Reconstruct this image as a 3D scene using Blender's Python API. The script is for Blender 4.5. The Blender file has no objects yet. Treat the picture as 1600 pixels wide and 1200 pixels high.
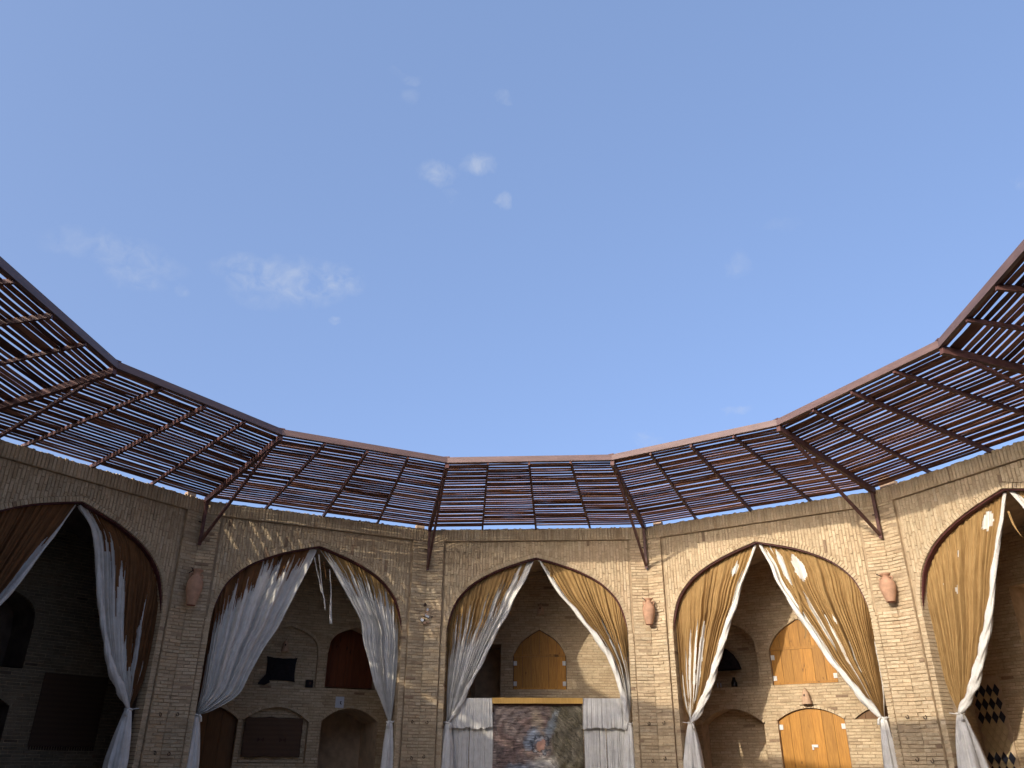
import bpy, bmesh, math, random
from mathutils import Vector, Matrix
from math import sin, cos, pi, radians, sqrt

rnd = random.Random(7)
S = bpy.context.scene
COL = S.collection

# ------------------------------------------------------------------ camera
F_PX, PITCH, ROLL, YAW = 1247.5, .445, .008, -.072
CAM = Vector((.729, -8.876, 1.6))
Xp = Vector((cos(YAW), -sin(YAW), 0)); Yp = Vector((sin(YAW), cos(YAW), 0)); Zp = Vector((0, 0, 1))
Up = -sin(PITCH) * Yp + cos(PITCH) * Zp
FWD = cos(PITCH) * Yp + sin(PITCH) * Zp
RIGHT = cos(ROLL) * Xp + sin(ROLL) * Up
UP = cos(ROLL) * Up - sin(ROLL) * Xp
cd = bpy.data.cameras.new('camera'); cam = bpy.data.objects.new('camera', cd); COL.objects.link(cam)
cam.matrix_world = Matrix(((RIGHT.x, UP.x, -FWD.x, CAM.x), (RIGHT.y, UP.y, -FWD.y, CAM.y),
                           (RIGHT.z, UP.z, -FWD.z, CAM.z), (0, 0, 0, 1)))
cd.sensor_width = 36; cd.lens = F_PX / 1600 * 36; cd.clip_end = 5000; cd.clip_start = .05
S.camera = cam
def pix_dir(u, v):
    return (FWD + RIGHT * ((u - 800) / F_PX) - UP * ((v - 600) / F_PX)).normalized()
def project(p):
    d = p - CAM; w = d.dot(FWD)
    return 800 + F_PX * d.dot(RIGHT) / w, 600 - F_PX * d.dot(UP) / w

# ------------------------------------------------------------------ light
SUN_EL, SUN_AZ = radians(17.3), radians(216)      # compass style: 0 = +Y, clockwise; 225 = behind and left of the camera
to_sun = Vector((sin(SUN_AZ) * cos(SUN_EL), cos(SUN_AZ) * cos(SUN_EL), sin(SUN_EL)))
sd = bpy.data.lights.new('sun', 'SUN'); sun = bpy.data.objects.new('sun', sd); COL.objects.link(sun)
sd.energy = 2.0; sd.angle = radians(.53); sd.color = (1, .90, .75)
sun.rotation_euler = to_sun.to_track_quat('Z', 'Y').to_euler(); sun.location = (0, 0, 30)

W = bpy.data.worlds.new('World'); S.world = W; W.use_nodes = True
nt = W.node_tree; nt.nodes.clear()
N = nt.nodes.new; L = nt.links.new
out = N('ShaderNodeOutputWorld'); bg = N('ShaderNodeBackground'); sky = N('ShaderNodeTexSky')
sky.sky_type = 'NISHITA'; sky.sun_disc = False
sky.sun_elevation = SUN_EL; sky.sun_rotation = SUN_AZ
sky.altitude = 900; sky.air_density = .45; sky.dust_density = 10.0; sky.ozone_density = 1.5
bg.inputs[1].default_value = .15
tc = N('ShaderNodeTexCoord')
wn = N('ShaderNodeTexNoise'); wn.inputs['Scale'].default_value = 16; wn.inputs['Detail'].default_value = 5; wn.inputs['Roughness'].default_value = .6
L(tc.outputs['Generated'], wn.inputs['Vector'])
wo = N('ShaderNodeVectorMath'); wo.operation = 'MULTIPLY_ADD'; L(wn.outputs['Color'], wo.inputs[0]); wo.inputs[1].default_value = (.05,) * 3; wo.inputs[2].default_value = (-.025,) * 3
warp = N('ShaderNodeVectorMath'); warp.operation = 'ADD'; L(tc.outputs['Generated'], warp.inputs[0]); L(wo.outputs[0], warp.inputs[1])
def wmath(op, a, b=None, c=None, clamp=False):
    n = N('ShaderNodeMath'); n.operation = op; n.use_clamp = clamp
    for i, s in enumerate((a, b, c)):
        if s is None: continue
        if isinstance(s, (int, float)): n.inputs[i].default_value = s
        else: L(s, n.inputs[i])
    return n.outputs[0]
def wdot(vec):
    n = N('ShaderNodeVectorMath'); n.operation = 'DOT_PRODUCT'
    L(warp.outputs[0], n.inputs[0]); n.inputs[1].default_value = vec
    return n.outputs['Value']
# small fair-weather wisps, fixed to directions of the sky
wisps = [(185, 398, 95, 24, .50), (212, 438, 36, 14, .5), (385, 425, 50, 22, .62), (478, 442, 60, 32, .72), (545, 440, 30, 24, .72),
         (430, 462, 60, 20, .35), (686, 264, 34, 20, .95), (748, 255, 20, 19, .95), (785, 314, 11, 11, .75), (634, 118, 20, 9, .4), (637, 150, 14, 12, .35),
         (785, 157, 14, 8, .4), (700, 300, 18, 8, .4), (1156, 411, 20, 18, .45), (1008, 686, 24, 12, .75), (1150, 636, 24, 7, .6),
         (1595, 286, 12, 12, .6), (527, 500, 12, 5, .5), (1222, 355, 26, 8, .25), (283, 455, 10, 8, .4)]
tot = None
for (u, v, rx, ry, amp) in wisps:
    d = pix_dir(u, v); r = d.cross(Vector((0, 0, 1))).normalized(); q = r.cross(d).normalized()
    k = 1 / F_PX * (pix_dir(u, v).dot(FWD))
    a = wdot(r / (rx * k * 1.25)); b = wdot(q / (ry * k * 1.25))
    m = wmath('SUBTRACT', 1, wmath('ADD', wmath('MULTIPLY', a, a), wmath('MULTIPLY', b, b)), clamp=True)
    m = wmath('MULTIPLY', m, wmath('GREATER_THAN', wdot(d), 0))
    m = wmath('MULTIPLY', m, amp)
    tot = m if tot is None else wmath('ADD', tot, m)
nz = N('ShaderNodeTexNoise'); nz.inputs['Scale'].default_value = 46; nz.inputs['Detail'].default_value = 7; nz.inputs['Roughness'].default_value = .62
nz.inputs['Distortion'].default_value = .6
L(tc.outputs['Generated'], nz.inputs['Vector'])
rm = N('ShaderNodeMapRange'); rm.inputs[1].default_value = .36; rm.inputs[2].default_value = .74; rm.clamp = True
L(nz.outputs['Fac'], rm.inputs[0])
fac = wmath('MULTIPLY', wmath('MULTIPLY', tot, rm.outputs[0], clamp=True), .5, clamp=True)
mx = N('ShaderNodeMix'); mx.data_type = 'RGBA'
veil = N('ShaderNodeMix'); veil.data_type = 'RGBA'; veil.blend_type = 'ADD'; veil.inputs[0].default_value = 1      # thin even veil over the whole sky
L(sky.outputs[0], veil.inputs[6]); veil.inputs[7].default_value = (.65, 1.01, 1.84, 1)
L(fac, mx.inputs[0]); L(veil.outputs[2], mx.inputs[6]); mx.inputs[7].default_value = (2.9, 3.1, 3.45, 1)
L(mx.outputs[2], bg.inputs[0]); L(bg.outputs[0], out.inputs[0])

S.view_settings.view_transform = 'Standard'; S.view_settings.look = 'None'
S.view_settings.exposure = 0.63; S.view_settings.gamma = 1
S.render.engine = 'CYCLES'; S.cycles.max_bounces = 12; S.cycles.diffuse_bounces = 8
S.render.resolution_x = 1024; S.render.resolution_y = 768

# ------------------------------------------------------------------ materials
def mat(name, rough=.85):
    m = bpy.data.materials.new(name); m.use_nodes = True
    t = m.node_tree; b = t.nodes['Principled BSDF']; b.inputs['Roughness'].default_value = rough
    if 'Specular IOR Level' in b.inputs: b.inputs['Specular IOR Level'].default_value = .25
    return m, t, b
class G:                                         # tiny node helper
    def __init__(s, t): s.t = t
    def n(s, ty, **kw):
        x = s.t.nodes.new(ty)
        for k, v in kw.items(): setattr(x, k, v)
        return x
    def l(s, a, b): s.t.links.new(a, b)
    def noise(s, scale, detail=4, rough=.55, vec=None, stretch=None, coord='Object'):
        x = s.n('ShaderNodeTexNoise'); x.inputs['Scale'].default_value = scale; x.inputs['Detail'].default_value = detail; x.inputs['Roughness'].default_value = rough
        if vec is None:
            if coord == 'World': vec = s.n('ShaderNodeNewGeometry').outputs['Position']
            else: vec = s.n('ShaderNodeTexCoord').outputs[coord]
        if stretch:
            mp = s.n('ShaderNodeMapping'); mp.inputs['Scale'].default_value = stretch; s.l(vec, mp.inputs['Vector']); vec = mp.outputs[0]
        s.l(vec, x.inputs['Vector']); return x.outputs['Fac']
    def ramp(s, fac, stops, interp='LINEAR'):
        r = s.n('ShaderNodeValToRGB'); r.color_ramp.interpolation = interp
        e = r.color_ramp.elements
        while len(e) < len(stops): e.new(.5)
        for i, (p, c) in enumerate(stops):
            e[i].position = p; e[i].color = (*c, 1) if len(c) == 3 else c
        s.l(fac, r.inputs[0]); return r.outputs[0]
    def mix(s, fac, a, b, mode='MIX'):
        x = s.n('ShaderNodeMix', data_type='RGBA', blend_type=mode)
        for i, v in ((0, fac), (6, a), (7, b)):
            if isinstance(v, (int, float)): x.inputs[i].default_value = v
            elif isinstance(v, tuple): x.inputs[i].default_value = (*v, 1)
            else: s.l(v, x.inputs[i])
        return x.outputs[2]
    def bump(s, b, h, strength=.3, dist=.01):
        x = s.n('ShaderNodeBump'); x.inputs['Strength'].default_value = strength; x.inputs['Distance'].default_value = dist
        s.l(h, x.inputs['Height']); s.l(x.outputs[0], b.inputs['Normal'])
    def math(s, op, a, b=None, clamp=False):
        x = s.n('ShaderNodeMath', operation=op); x.use_clamp = clamp
        for i, v in ((0, a), (1, b)):
            if v is None: continue
            if isinstance(v, (int, float)): x.inputs[i].default_value = v
            else: s.l(v, x.inputs[i])
        return x.outputs[0]

def brick_mat(name, src):
    m, t, b = mat(name, .92); g = G(t)
    if src == 'obj': base = g.n('ShaderNodeObjectInfo').outputs['Color']
    else: base = g.n('ShaderNodeVertexColor', layer_name='tone').outputs['Color']
    big = g.noise(.9, 5, .6, coord='World'); fine = g.noise(38, 4, .6, coord='World'); mid = g.noise(7, 4, .6, coord='World')
    c = g.mix(g.math('MULTIPLY', g.ramp(big, [(.38, (0, 0, 0)), (.68, (1, 1, 1))]), .35), base, (.53, .385, .235))
    c = g.mix(.55, c, g.ramp(fine, [(.3, (.62, .6, .58)), (.7, (1.12, 1.12, 1.12))]), 'MULTIPLY')
    c = g.mix(.6, c, g.ramp(mid, [(.3, (.72, .70, .66)), (.65, (1.05, 1.05, 1.06))]), 'MULTIPLY')
    t.links.new(c, b.inputs['Base Color']); g.bump(b, fine, .55, .006)
    return m
def simple(name, col, rough=.85, nscale=12, var=.25, bump=.2, stretch=None, spec=None, metal=0, objvar=0, dist=.006):
    m, t, b = mat(name, rough); g = G(t)
    n = g.noise(nscale, 5, .6, stretch=stretch)
    lo = tuple(x * (1 - var) for x in col); hi = tuple(min(1, x * (1 + var)) for x in col)
    c = g.ramp(n, [(.3, lo), (.7, hi)])
    if objvar:
        r = g.n('ShaderNodeObjectInfo').outputs['Random']
        c = g.mix(1.0, c, g.ramp(r, [(0, (1 - objvar,) * 3), (1, (1 + objvar,) * 3)]), 'MULTIPLY')
    t.links.new(c, b.inputs['Base Color'])
    if bump: g.bump(b, n, bump, dist)
    if metal: b.inputs['Metallic'].default_value = metal
    return m
M = {}
M['brick_obj'] = brick_mat('brick piece', 'obj'); M['brick'] = brick_mat('brick', 'attr')
M['mortar'] = simple('mud mortar', (.40, .30, .19), .95, 9, .25, .5)
M['plaster'] = simple('earth plaster', (.52, .40, .27), .95, 5, .22, .4)
M['dark_plaster'] = simple('dark plaster', (.16, .115, .085), .95, 4, .3, .4)  # darker plaster, used only inside the left-edge bay
M['steel'] = simple('brown painted steel', (.115, .055, .048), .5, 9, .25, .1)
M['fascia'] = simple('faded brown painted steel', (.155, .10, .092), .5, 3, .18, .08, stretch=(1, 6, 6))
M['maroon'] = simple('maroon painted strip', (.085, .026, .024), .6, 8, .25, .1)
M['iron'] = simple('rusty iron', (.05, .03, .022), .7, 25, .4, .2)
M['terracotta'] = simple('terracotta', (.47, .275, .175), .8, 9, .2, .25)
M['terracotta_dark'] = simple('terracotta rim', (.22, .09, .06), .8, 14, .2, .2)
M['clay_pale'] = simple('pale clay', (.52, .35, .23), .85, 14, .2, .2)
M['white_metal'] = simple('white painted hinge', (.72, .71, .68), .5, 20, .08, .05)
M['paper'] = simple('paper', (.62, .66, .72), .9, 9, .05, .02)
M['ink'] = simple('ink', (.06, .06, .07), .9, 9, .1, 0)
M['black_cloth'] = simple('black cloth', (.018, .015, .018), .95, 18, .4, .3)
M['dark_wood'] = simple('dark wood', (.07, .032, .02), .7, 6, .4, .2, stretch=(6, 6, .6))
M['ground'] = simple('packed earth', (.58, .50, .39), .95, 2, .2, .3)
M['roof'] = simple('mud roof', (.30, .22, .14), .95, 3, .2, .3)
M['glass_dark'] = simple('dark bottle', (.02, .015, .012), .2, 5, .1, 0)
def slat_mat():
    m, t, b = mat('weathered slat wood', .8); g = G(t)
    r = g.n('ShaderNodeObjectInfo').outputs['Random']
    n = g.noise(14, 5, .65, stretch=(.25, 6, 6))
    c = g.ramp(r, [(0, (.08, .038, .030)), (.4, (.16, .072, .050)), (.75, (.26, .122, .078)), (1, (.36, .20, .14))])
    c = g.mix(.7, c, g.ramp(n, [(.3, (.55, .5, .5)), (.7, (1.25, 1.2, 1.15))]), 'MULTIPLY')
    t.links.new(c, b.inputs['Base Color']); g.bump(b, n, .4, .004)
    return m
M['slat'] = slat_mat()
def door_mat(name, a, c2):
    m, t, b = mat(name, .5); g = G(t)
    r = g.n('ShaderNodeObjectInfo').outputs['Random']
    v = g.n('ShaderNodeVectorMath', operation='ADD'); g.l(g.n('ShaderNodeTexCoord').outputs['Object'], v.inputs[0])
    cm = g.n('ShaderNodeCombineXYZ'); g.l(g.math('MULTIPLY', r, 37), cm.inputs[1]); g.l(cm.outputs[0], v.inputs[1])
    n = g.noise(5, 6, .65, vec=v.outputs[0], stretch=(9, 9, .7)); k = g.noise(9, 2, .4, vec=v.outputs[0], stretch=(1, 1, .45))
    c = g.ramp(n, [(.3, a), (.72, c2)])
    c = g.mix(g.ramp(k, [(.70, (0, 0, 0)), (.76, (.8, .8, .8))]), c, tuple(x * .3 for x in a))
    c = g.mix(1, c, g.ramp(r, [(0, (.82, .82, .82)), (1, (1.1, 1.08, 1.05))]), 'MULTIPLY')
    t.links.new(c, b.inputs['Base Color']); g.bump(b, n, .25, .003)
    return m
M['door'] = door_mat('varnished pine', (.34, .15, .022), (.57, .28, .048))
M['door_red'] = door_mat('red brown timber', (.13, .035, .014), (.22, .07, .028))
M['door_brown'] = door_mat('brown timber', (.16, .075, .025), (.25, .125, .045))
M['beam'] = door_mat('yellow planed board', (.55, .31, .07), (.68, .42, .12))
def cloth(name, col, dark, st, lean=.0, weave=180):
    m, t, b = mat(name, .95); g = G(t)
    uv = g.n('ShaderNodeUVMap', uv_map='uv').outputs[0]
    n = g.noise(3, 5, .65, vec=uv, stretch=(st, 2.2, 1)); s = g.noise(6, 5, .7, coord='Object')
    c = g.ramp(n, [(.28, dark), (.62, col)])
    c = g.mix(.7, c, g.ramp(s, [(.3, (.78, .76, .72)), (.62, (1.04, 1.04, 1.04))]), 'MULTIPLY')
    t.links.new(c, b.inputs['Base Color'])
    g.bump(b, n, .5, .012)
    return m
M['white_cloth'] = cloth('white cotton', (.75, .73, .685), (.63, .61, .57), 22)
M['ochre_cloth'] = cloth('faded ochre cloth with pleat shade', (.41, .265, .11), (.22, .122, .042), 58)  # dark streaks along the folds paint pleat shade into the ochre
M['ochre_cloth_shaded'] = cloth('weathered ochre cloth in shade tone', (.24, .115, .046), (.12, .052, .022), 44)  # browner copy of the ochre cloth, shade put into its colour, left bays

def canvas_mat():
    m, t, b = mat('painted canvas', .6); g = G(t)
    sep = g.n('ShaderNodeSeparateXYZ'); g.l(g.n('ShaderNodeTexCoord').outputs['Object'], sep.inputs[0])
    wob0 = g.n('ShaderNodeTexNoise'); wob0.inputs['Scale'].default_value = 5; wob0.inputs['Detail'].default_value = 6; wob0.inputs['Roughness'].default_value = .7
    g.l(g.n('ShaderNodeTexCoord').outputs['Object'], wob0.inputs['Vector']); ws = g.n('ShaderNodeSeparateColor'); g.l(wob0.outputs['Color'], ws.inputs[0])
    X = g.math('ADD', sep.outputs[0], g.math('MULTIPLY', g.math('SUBTRACT', ws.outputs[0], .5), .34)); Z = g.math('ADD', sep.outputs[2], g.math('MULTIPLY', g.math('SUBTRACT', ws.outputs[1], .5), .34))
    def blob(cx, cz, rx, rz, shear=0.0, soft=1.0):
        z = g.math('DIVIDE', g.math('SUBTRACT', Z, cz), rz)
        x = g.math('DIVIDE', g.math('SUBTRACT', g.math('SUBTRACT', X, cx), g.math('MULTIPLY', g.math('SUBTRACT', Z, cz), shear)), rx)
        d = g.math('ADD', g.math('MULTIPLY', x, x), g.math('MULTIPLY', z, z))
        return g.math('MULTIPLY', g.math('SUBTRACT', 1, d, clamp=True), soft, clamp=True)
    def vec(a, c):
        v = g.n('ShaderNodeCombineXYZ'); g.l(a, v.inputs[0]); g.l(c, v.inputs[1]); return v.outputs[0]
    base = g.ramp(g.noise(2.6, 5, .65), [(.30, (.10, .075, .065)), (.42, (.27, .19, .165)), (.5, (.18, .14, .125)), (.58, (.34, .27, .235)), (.70, (.21, .175, .165))])
    # brush ridges: lying on the left, slanting on the right
    bow = g.math('ADD', Z, g.math('MULTIPLY', g.math('MULTIPLY', X, X), .16))
    r1 = g.noise(1.0, 5, .7, vec=vec(g.math('MULTIPLY', sep.outputs[0], 4.5), g.math('MULTIPLY', g.math('ADD', sep.outputs[2], g.math('MULTIPLY', bow, .12)), 30)))
    r2 = g.noise(1.0, 5, .7, vec=vec(g.math('MULTIPLY', g.math('ADD', X, Z), 19), g.math('MULTIPLY', g.math('SUBTRACT', X, Z), 2.6)))
    side = g.ramp(g.math('ADD', g.math('MULTIPLY', X, .9), g.math('MULTIPLY', g.noise(3, 2), .3)), [(.32, (0, 0, 0)), (.46, (1, 1, 1))])
    olive = g.mix(side, base, g.ramp(g.noise(3, 4), [(.35, (.11, .095, .055)), (.65, (.24, .21, .15))]))
    c = g.mix(blob(-.02, 2.45, .16, .33, -.25, .8), olive, (.42, .34, .24))
    c = g.mix(blob(.28, 2.33, .13, .42, .45, .85), c, (.24, .29, .33))
    c = g.mix(blob(-.12, 2.10, .20, .26, .3, 1.3), c, (.25, .29, .35))
    c = g.mix(blob(.12, 1.62, .36, .20, .2, 1.3), c, (.52, .49, .44))
    c = g.mix(blob(-.35, 1.45, .5, .2, 0, 1), c, (.27, .31, .36))
    ridge = g.mix(side, r1, r2)
    c = g.mix(.9, c, g.ramp(ridge, [(.36, (.28, .25, .25)), (.48, (.8, .78, .76)), (.56, (1.15, 1.12, 1.08)), (.66, (2.1, 2.05, 2.0))]), 'MULTIPLY')
    wob = g.noise(14, 3, .6)
    ring = g.math('SUBTRACT', blob(.07, 1.98, .235, .215, 0, 3), blob(.07, 1.98, .15, .14, 0, 4), clamp=True)
    c = g.mix(g.math('MULTIPLY', ring, g.ramp(wob, [(.46, (0, 0, 0)), (.56, (1, 1, 1))])), c, (.035, .035, .045))
    c = g.mix(g.math('MULTIPLY', blob(.07, 1.98, .19, .18, 0, 2), g.ramp(wob, [(.52, (0, 0, 0)), (.6, (.8, .8, .8))])), c, (.50, .50, .50))
    c = g.mix(blob(.085, 1.97, .105, .10, .2, 5), c, (.55, .31, .22))
    c = g.mix(g.ramp(g.noise(30, 3, .6), [(.66, (0, 0, 0)), (.74, (.5, .5, .5))]), c, (.6, .58, .55))
    t.links.new(c, b.inputs['Base Color']); g.bump(b, ridge, .8, .02)
    return m
M['canvas'] = canvas_mat()
def kilim_mat():
    m, t, b = mat('brown kilim', .95); g = G(t)
    w = g.n('ShaderNodeTexWave', wave_type='BANDS', bands_direction='Z'); w.inputs['Scale'].default_value = 3.2; w.inputs['Distortion'].default_value = .6
    g.l(g.n('ShaderNodeTexCoord').outputs['Object'], w.inputs['Vector'])
    n = g.noise(60, 3, .6, stretch=(1, 1, 4)); 
    c = g.ramp(w.outputs['Fac'], [(.2, (.105, .062, .04)), (.8, (.12, .072, .044))])
    c = g.mix(.6, c, g.ramp(n, [(.3, (.6, .6, .6)), (.7, (1.2, 1.2, 1.2))]), 'MULTIPLY')
    t.links.new(c, b.inputs['Base Color']); g.bump(b, n, .5, .006); return m
M['kilim'] = kilim_mat()
M['tile_blue'] = simple('blue black glazed tile', (.022, .026, .042), .35, 8, .3, .05)
M['tile_cream'] = simple('ochre glazed tile', (.55, .45, .27), .5, 8, .2, .05)

# ------------------------------------------------------------------ mesh helpers
def mesh_obj(name, verts, faces, m, parent=None, uvs=None, tone=None, smooth=False):
    me = bpy.data.meshes.new(name); me.from_pydata([tuple(v) for v in verts], [], faces)
    if m: me.materials.append(m)
    if uvs is not None:
        ul = me.uv_layers.new(name='uv'); flat = []
        for p in me.polygons:
            for vi in p.vertices: flat += uvs[vi]
        ul.data.foreach_set('uv', flat)
    if tone is not None:
        ca = me.color_attributes.new('tone', 'FLOAT_COLOR', 'POINT'); ca.data.foreach_set('color', tone)
    if smooth: me.polygons.foreach_set('use_smooth', [True] * len(me.polygons))
    me.update()
    o = bpy.data.objects.new(name, me); COL.objects.link(o)
    if parent: o.parent = parent
    return o
def inst(name, me, parent, mw):
    o = bpy.data.objects.new(name, me); COL.objects.link(o); o.parent = parent; o.matrix_local = mw; return o
class MB:
    def __init__(s): s.v = []; s.f = []; s.t = []
    def quad(s, a, b, c, d): n = len(s.v); s.v += [a, b, c, d]; s.f.append((n, n+1, n+2, n+3))
    def box(s, x0, x1, y0, y1, z0, z1, mt=None):
        n = len(s.v); P = [Vector(p) for p in ((x0,y0,z0),(x1,y0,z0),(x1,y1,z0),(x0,y1,z0),(x0,y0,z1),(x1,y0,z1),(x1,y1,z1),(x0,y1,z1))]
        if mt: P = [mt @ p for p in P]
        s.v += P
        s.f += [(n,n+3,n+2,n+1),(n+4,n+5,n+6,n+7),(n,n+1,n+5,n+4),(n+1,n+2,n+6,n+5),(n+2,n+3,n+7,n+6),(n+3,n,n+4,n+7)]
    def bar(s, a, b, w, h, up=Vector((0, 0, 1))):       # box section bar from a to b, w across, h along 'up'
        a = Vector(a); b = Vector(b); d = (b - a); l = d.length; d.normalize(); r = d.cross(up).normalized(); u = r.cross(d).normalized()
        mt = Matrix(((d.x, r.x, u.x, a.x), (d.y, r.y, u.y, a.y), (d.z, r.z, u.z, a.z), (0, 0, 0, 1)))
        s.box(0, l, -w/2, w/2, -h/2, h/2, mt)
    def tube(s, pts, rad, n=8, cap=True, flute=None):
        pts = [Vector(p) for p in pts]; rings = []
        ref = Vector((0, 1, 0.01)).normalized()
        for i, p in enumerate(pts):
            d = (pts[min(i+1, len(pts)-1)] - pts[max(i-1, 0)]).normalized()
            if abs(d.dot(ref)) > .95: ref = Vector((1, 0, 0))
            a = d.cross(ref).normalized(); b = a.cross(d).normalized(); r = rad(i / max(1, len(pts)-1)) if callable(rad) else rad
            ring = []
            for j in range(n):
                th = 2 * pi * j / n; rr = r * (flute(i / max(1, len(pts)-1), th) if flute else 1)
                ring.append(len(s.v)); s.v.append(p + a * (rr * cos(th)) + b * (rr * sin(th)))
            rings.append(ring)
        for i in range(len(rings)-1):
            for j in range(n): s.f.append((rings[i][j], rings[i][(j+1) % n], rings[i+1][(j+1) % n], rings[i+1][j]))
        if cap: s.f.append(tuple(rings[0][::-1])); s.f.append(tuple(rings[-1]))
    def lathe(s, prof, n=24, origin=(0, 0, 0), squash=1):
        o = Vector(origin); rings = []
        for r, z in prof:
            rings.append(list(range(len(s.v), len(s.v)+n)))
            for j in range(n): s.v.append(o + Vector((r*cos(2*pi*j/n), r*squash*sin(2*pi*j/n), z)))
        for i in range(len(rings)-1):
            for j in range(n): s.f.append((rings[i][j], rings[i][(j+1) % n], rings[i+1][(j+1) % n], rings[i+1][j]))
    def prism(s, poly, y0, y1):                          # polygon in (x,z), counter-clockwise seen from -y, extruded in y
        n = len(s.v); k = len(poly)
        s.v += [(x, y0, z) for x, z in poly] + [(x, y1, z) for x, z in poly]
        s.f.append(tuple(range(n, n+k))); s.f.append(tuple(range(n+2*k-1, n+k-1, -1)))
        for i in range(k): j = (i+1) % k; s.f.append((n+i, n+k+i, n+k+j, n+j))
    def build(s, name, m, parent=None, smooth=False):
        return mesh_obj(name, s.v, s.f, m, parent, smooth=smooth)
def empty(name, loc=(0, 0, 0), rz=0):
    o = bpy.data.objects.new(name, None); COL.objects.link(o); o.location = loc; o.rotation_euler = (0, 0, rz); o.empty_display_size = .2; return o
def tag(o, label, cat, group=None):
    o['label'] = label; o['category'] = cat
    if group: o['group'] = group
    return o
def struct(o): o['kind'] = 'structure'; return o
def stuff(o): o['kind'] = 'stuff'; return o

# ------------------------------------------------------------------ the twelve-sided court
STEP = radians(30); R = 5 / (2 * sin(STEP / 2)); AP = R * cos(STEP / 2)
TOP, BAND = 6.56, 6.28
def bay_xf(k):
    a = k * STEP; return (AP * sin(a), AP * cos(a), 0), -a
def bay_mat(k):
    l, r = bay_xf(k); return Matrix.Translation(l) @ Matrix.Rotation(r, 4, 'Z')
ARCH = [(2.02, 4.08), (2.01, 4.35), (1.955, 4.62), (1.85, 4.90), (1.68, 5.13), (1.44, 5.345), (1.12, 5.53), (.78, 5.68), (.4, 5.805), (0, 5.92)]
def dense(pts, k=6):
    r = []
    for i in range(len(pts)-1):
        p0 = pts[max(i-1, 0)]; p1 = pts[i]; p2 = pts[i+1]; p3 = pts[min(i+2, len(pts)-1)]
        if i+2 > len(pts)-1: p3 = (2*p2[0]-p1[0], 2*p2[1]-p1[1])
        for j in range(k):
            t = j/k
            r.append(tuple(.5*((2*p1[c]) + (-p0[c]+p2[c])*t + (2*p0[c]-5*p1[c]+4*p2[c]-p3[c])*t*t + (-p0[c]+3*p1[c]-3*p2[c]+p3[c])*t**3) for c in (0, 1)))
    r.append(pts[-1]); return r
AD = dense(ARCH)
def arch_hw(z, prof=AD):
    if z <= prof[0][1]: return prof[0][0]
    if z >= prof[-1][1]: return 0
    for i in range(len(prof)-1):
        if prof[i][1] <= z <= prof[i+1][1]:
            t = (z-prof[i][1]) / max(1e-6, prof[i+1][1]-prof[i][1]); return prof[i][0]+t*(prof[i+1][0]-prof[i][0])
    return 0
def arch_top(x, prof=AD):
    x = abs(x)
    if x >= prof[0][0]: return 0
    for i in range(len(prof)-1):
        if prof[i][0] >= x >= prof[i+1][0]:
            t = (prof[i][0]-x) / max(1e-6, prof[i][0]-prof[i+1][0]); return prof[i][1]+t*(prof[i+1][1]-prof[i][1])
    return prof[-1][1]
ROOM_F = [(x*2.5/2.02, z + .16) for x, z in AD]; ROOM_B = [(x*3.0/2.02, z+.16) for x, z in AD]
YB, Y1 = 2.25, .5

# opening in a back wall: kind 'point' (pointed arch), 'seg' (segmental), 'flat'
class Hole:
    def __init__(s, xc, hw, z0, zs, za, kind, fill, depth): s.xc, s.hw, s.z0, s.zs, s.za, s.kind, s.fill, s.depth = xc, hw, z0, zs, za, kind, fill, depth
    def half(s, z):
        if z < s.z0 or z > s.za: return 0
        if z <= s.zs: return s.hw
        t = (z - s.zs) / max(1e-6, s.za - s.zs)
        if s.kind == 'flat': return s.hw
        if s.kind == 'seg': return s.hw * sqrt(max(0, 1 - t)) 
        if s.kind == 'ogee':
            lo, hi = 0., 1.
            for _ in range(24):
                m = (lo+hi)/2
                if 1-(.6*m+.4*m**5) > t: lo = m
                else: hi = m
            return s.hw*lo
        return s.hw * arch_hw(4.08 + t * 1.84) / 2.02
    def top(s, x):
        x = abs(x)
        if s.kind == 'flat': return s.za
        if s.kind == 'seg': return s.zs + (s.za - s.zs) * max(0, 1 - (x / s.hw) ** 2)
        if s.kind == 'ogee': q = min(x/s.hw, 1); return s.zs + (s.za - s.zs)*(1-(.6*q+.4*q**5))
        return s.zs + (max(4.08, arch_top(min(x / s.hw, .9999) * 2.02)) - 4.08) / 1.84 * (s.za - s.zs)
    def outline(s, n=28, grow=0):                         # ccw from bottom-left... as (x,z) seen from the court
        h = s.hw + grow
        xs = [-h + 2*h*i/n for i in range(n+1)]
        return [(s.xc - h, s.z0 - grow), (s.xc + h, s.z0 - grow)] + [(s.xc + x, s.top(x * s.hw / h) + grow) for x in reversed(xs)]

def cut(iv, a, b):
    r = []
    for x0, x1 in iv:
        if b <= x0 or a >= x1: r.append((x0, x1)); continue
        if a > x0: r.append((x0, a))
        if b < x1: r.append((b, x1))
    return r

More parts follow.
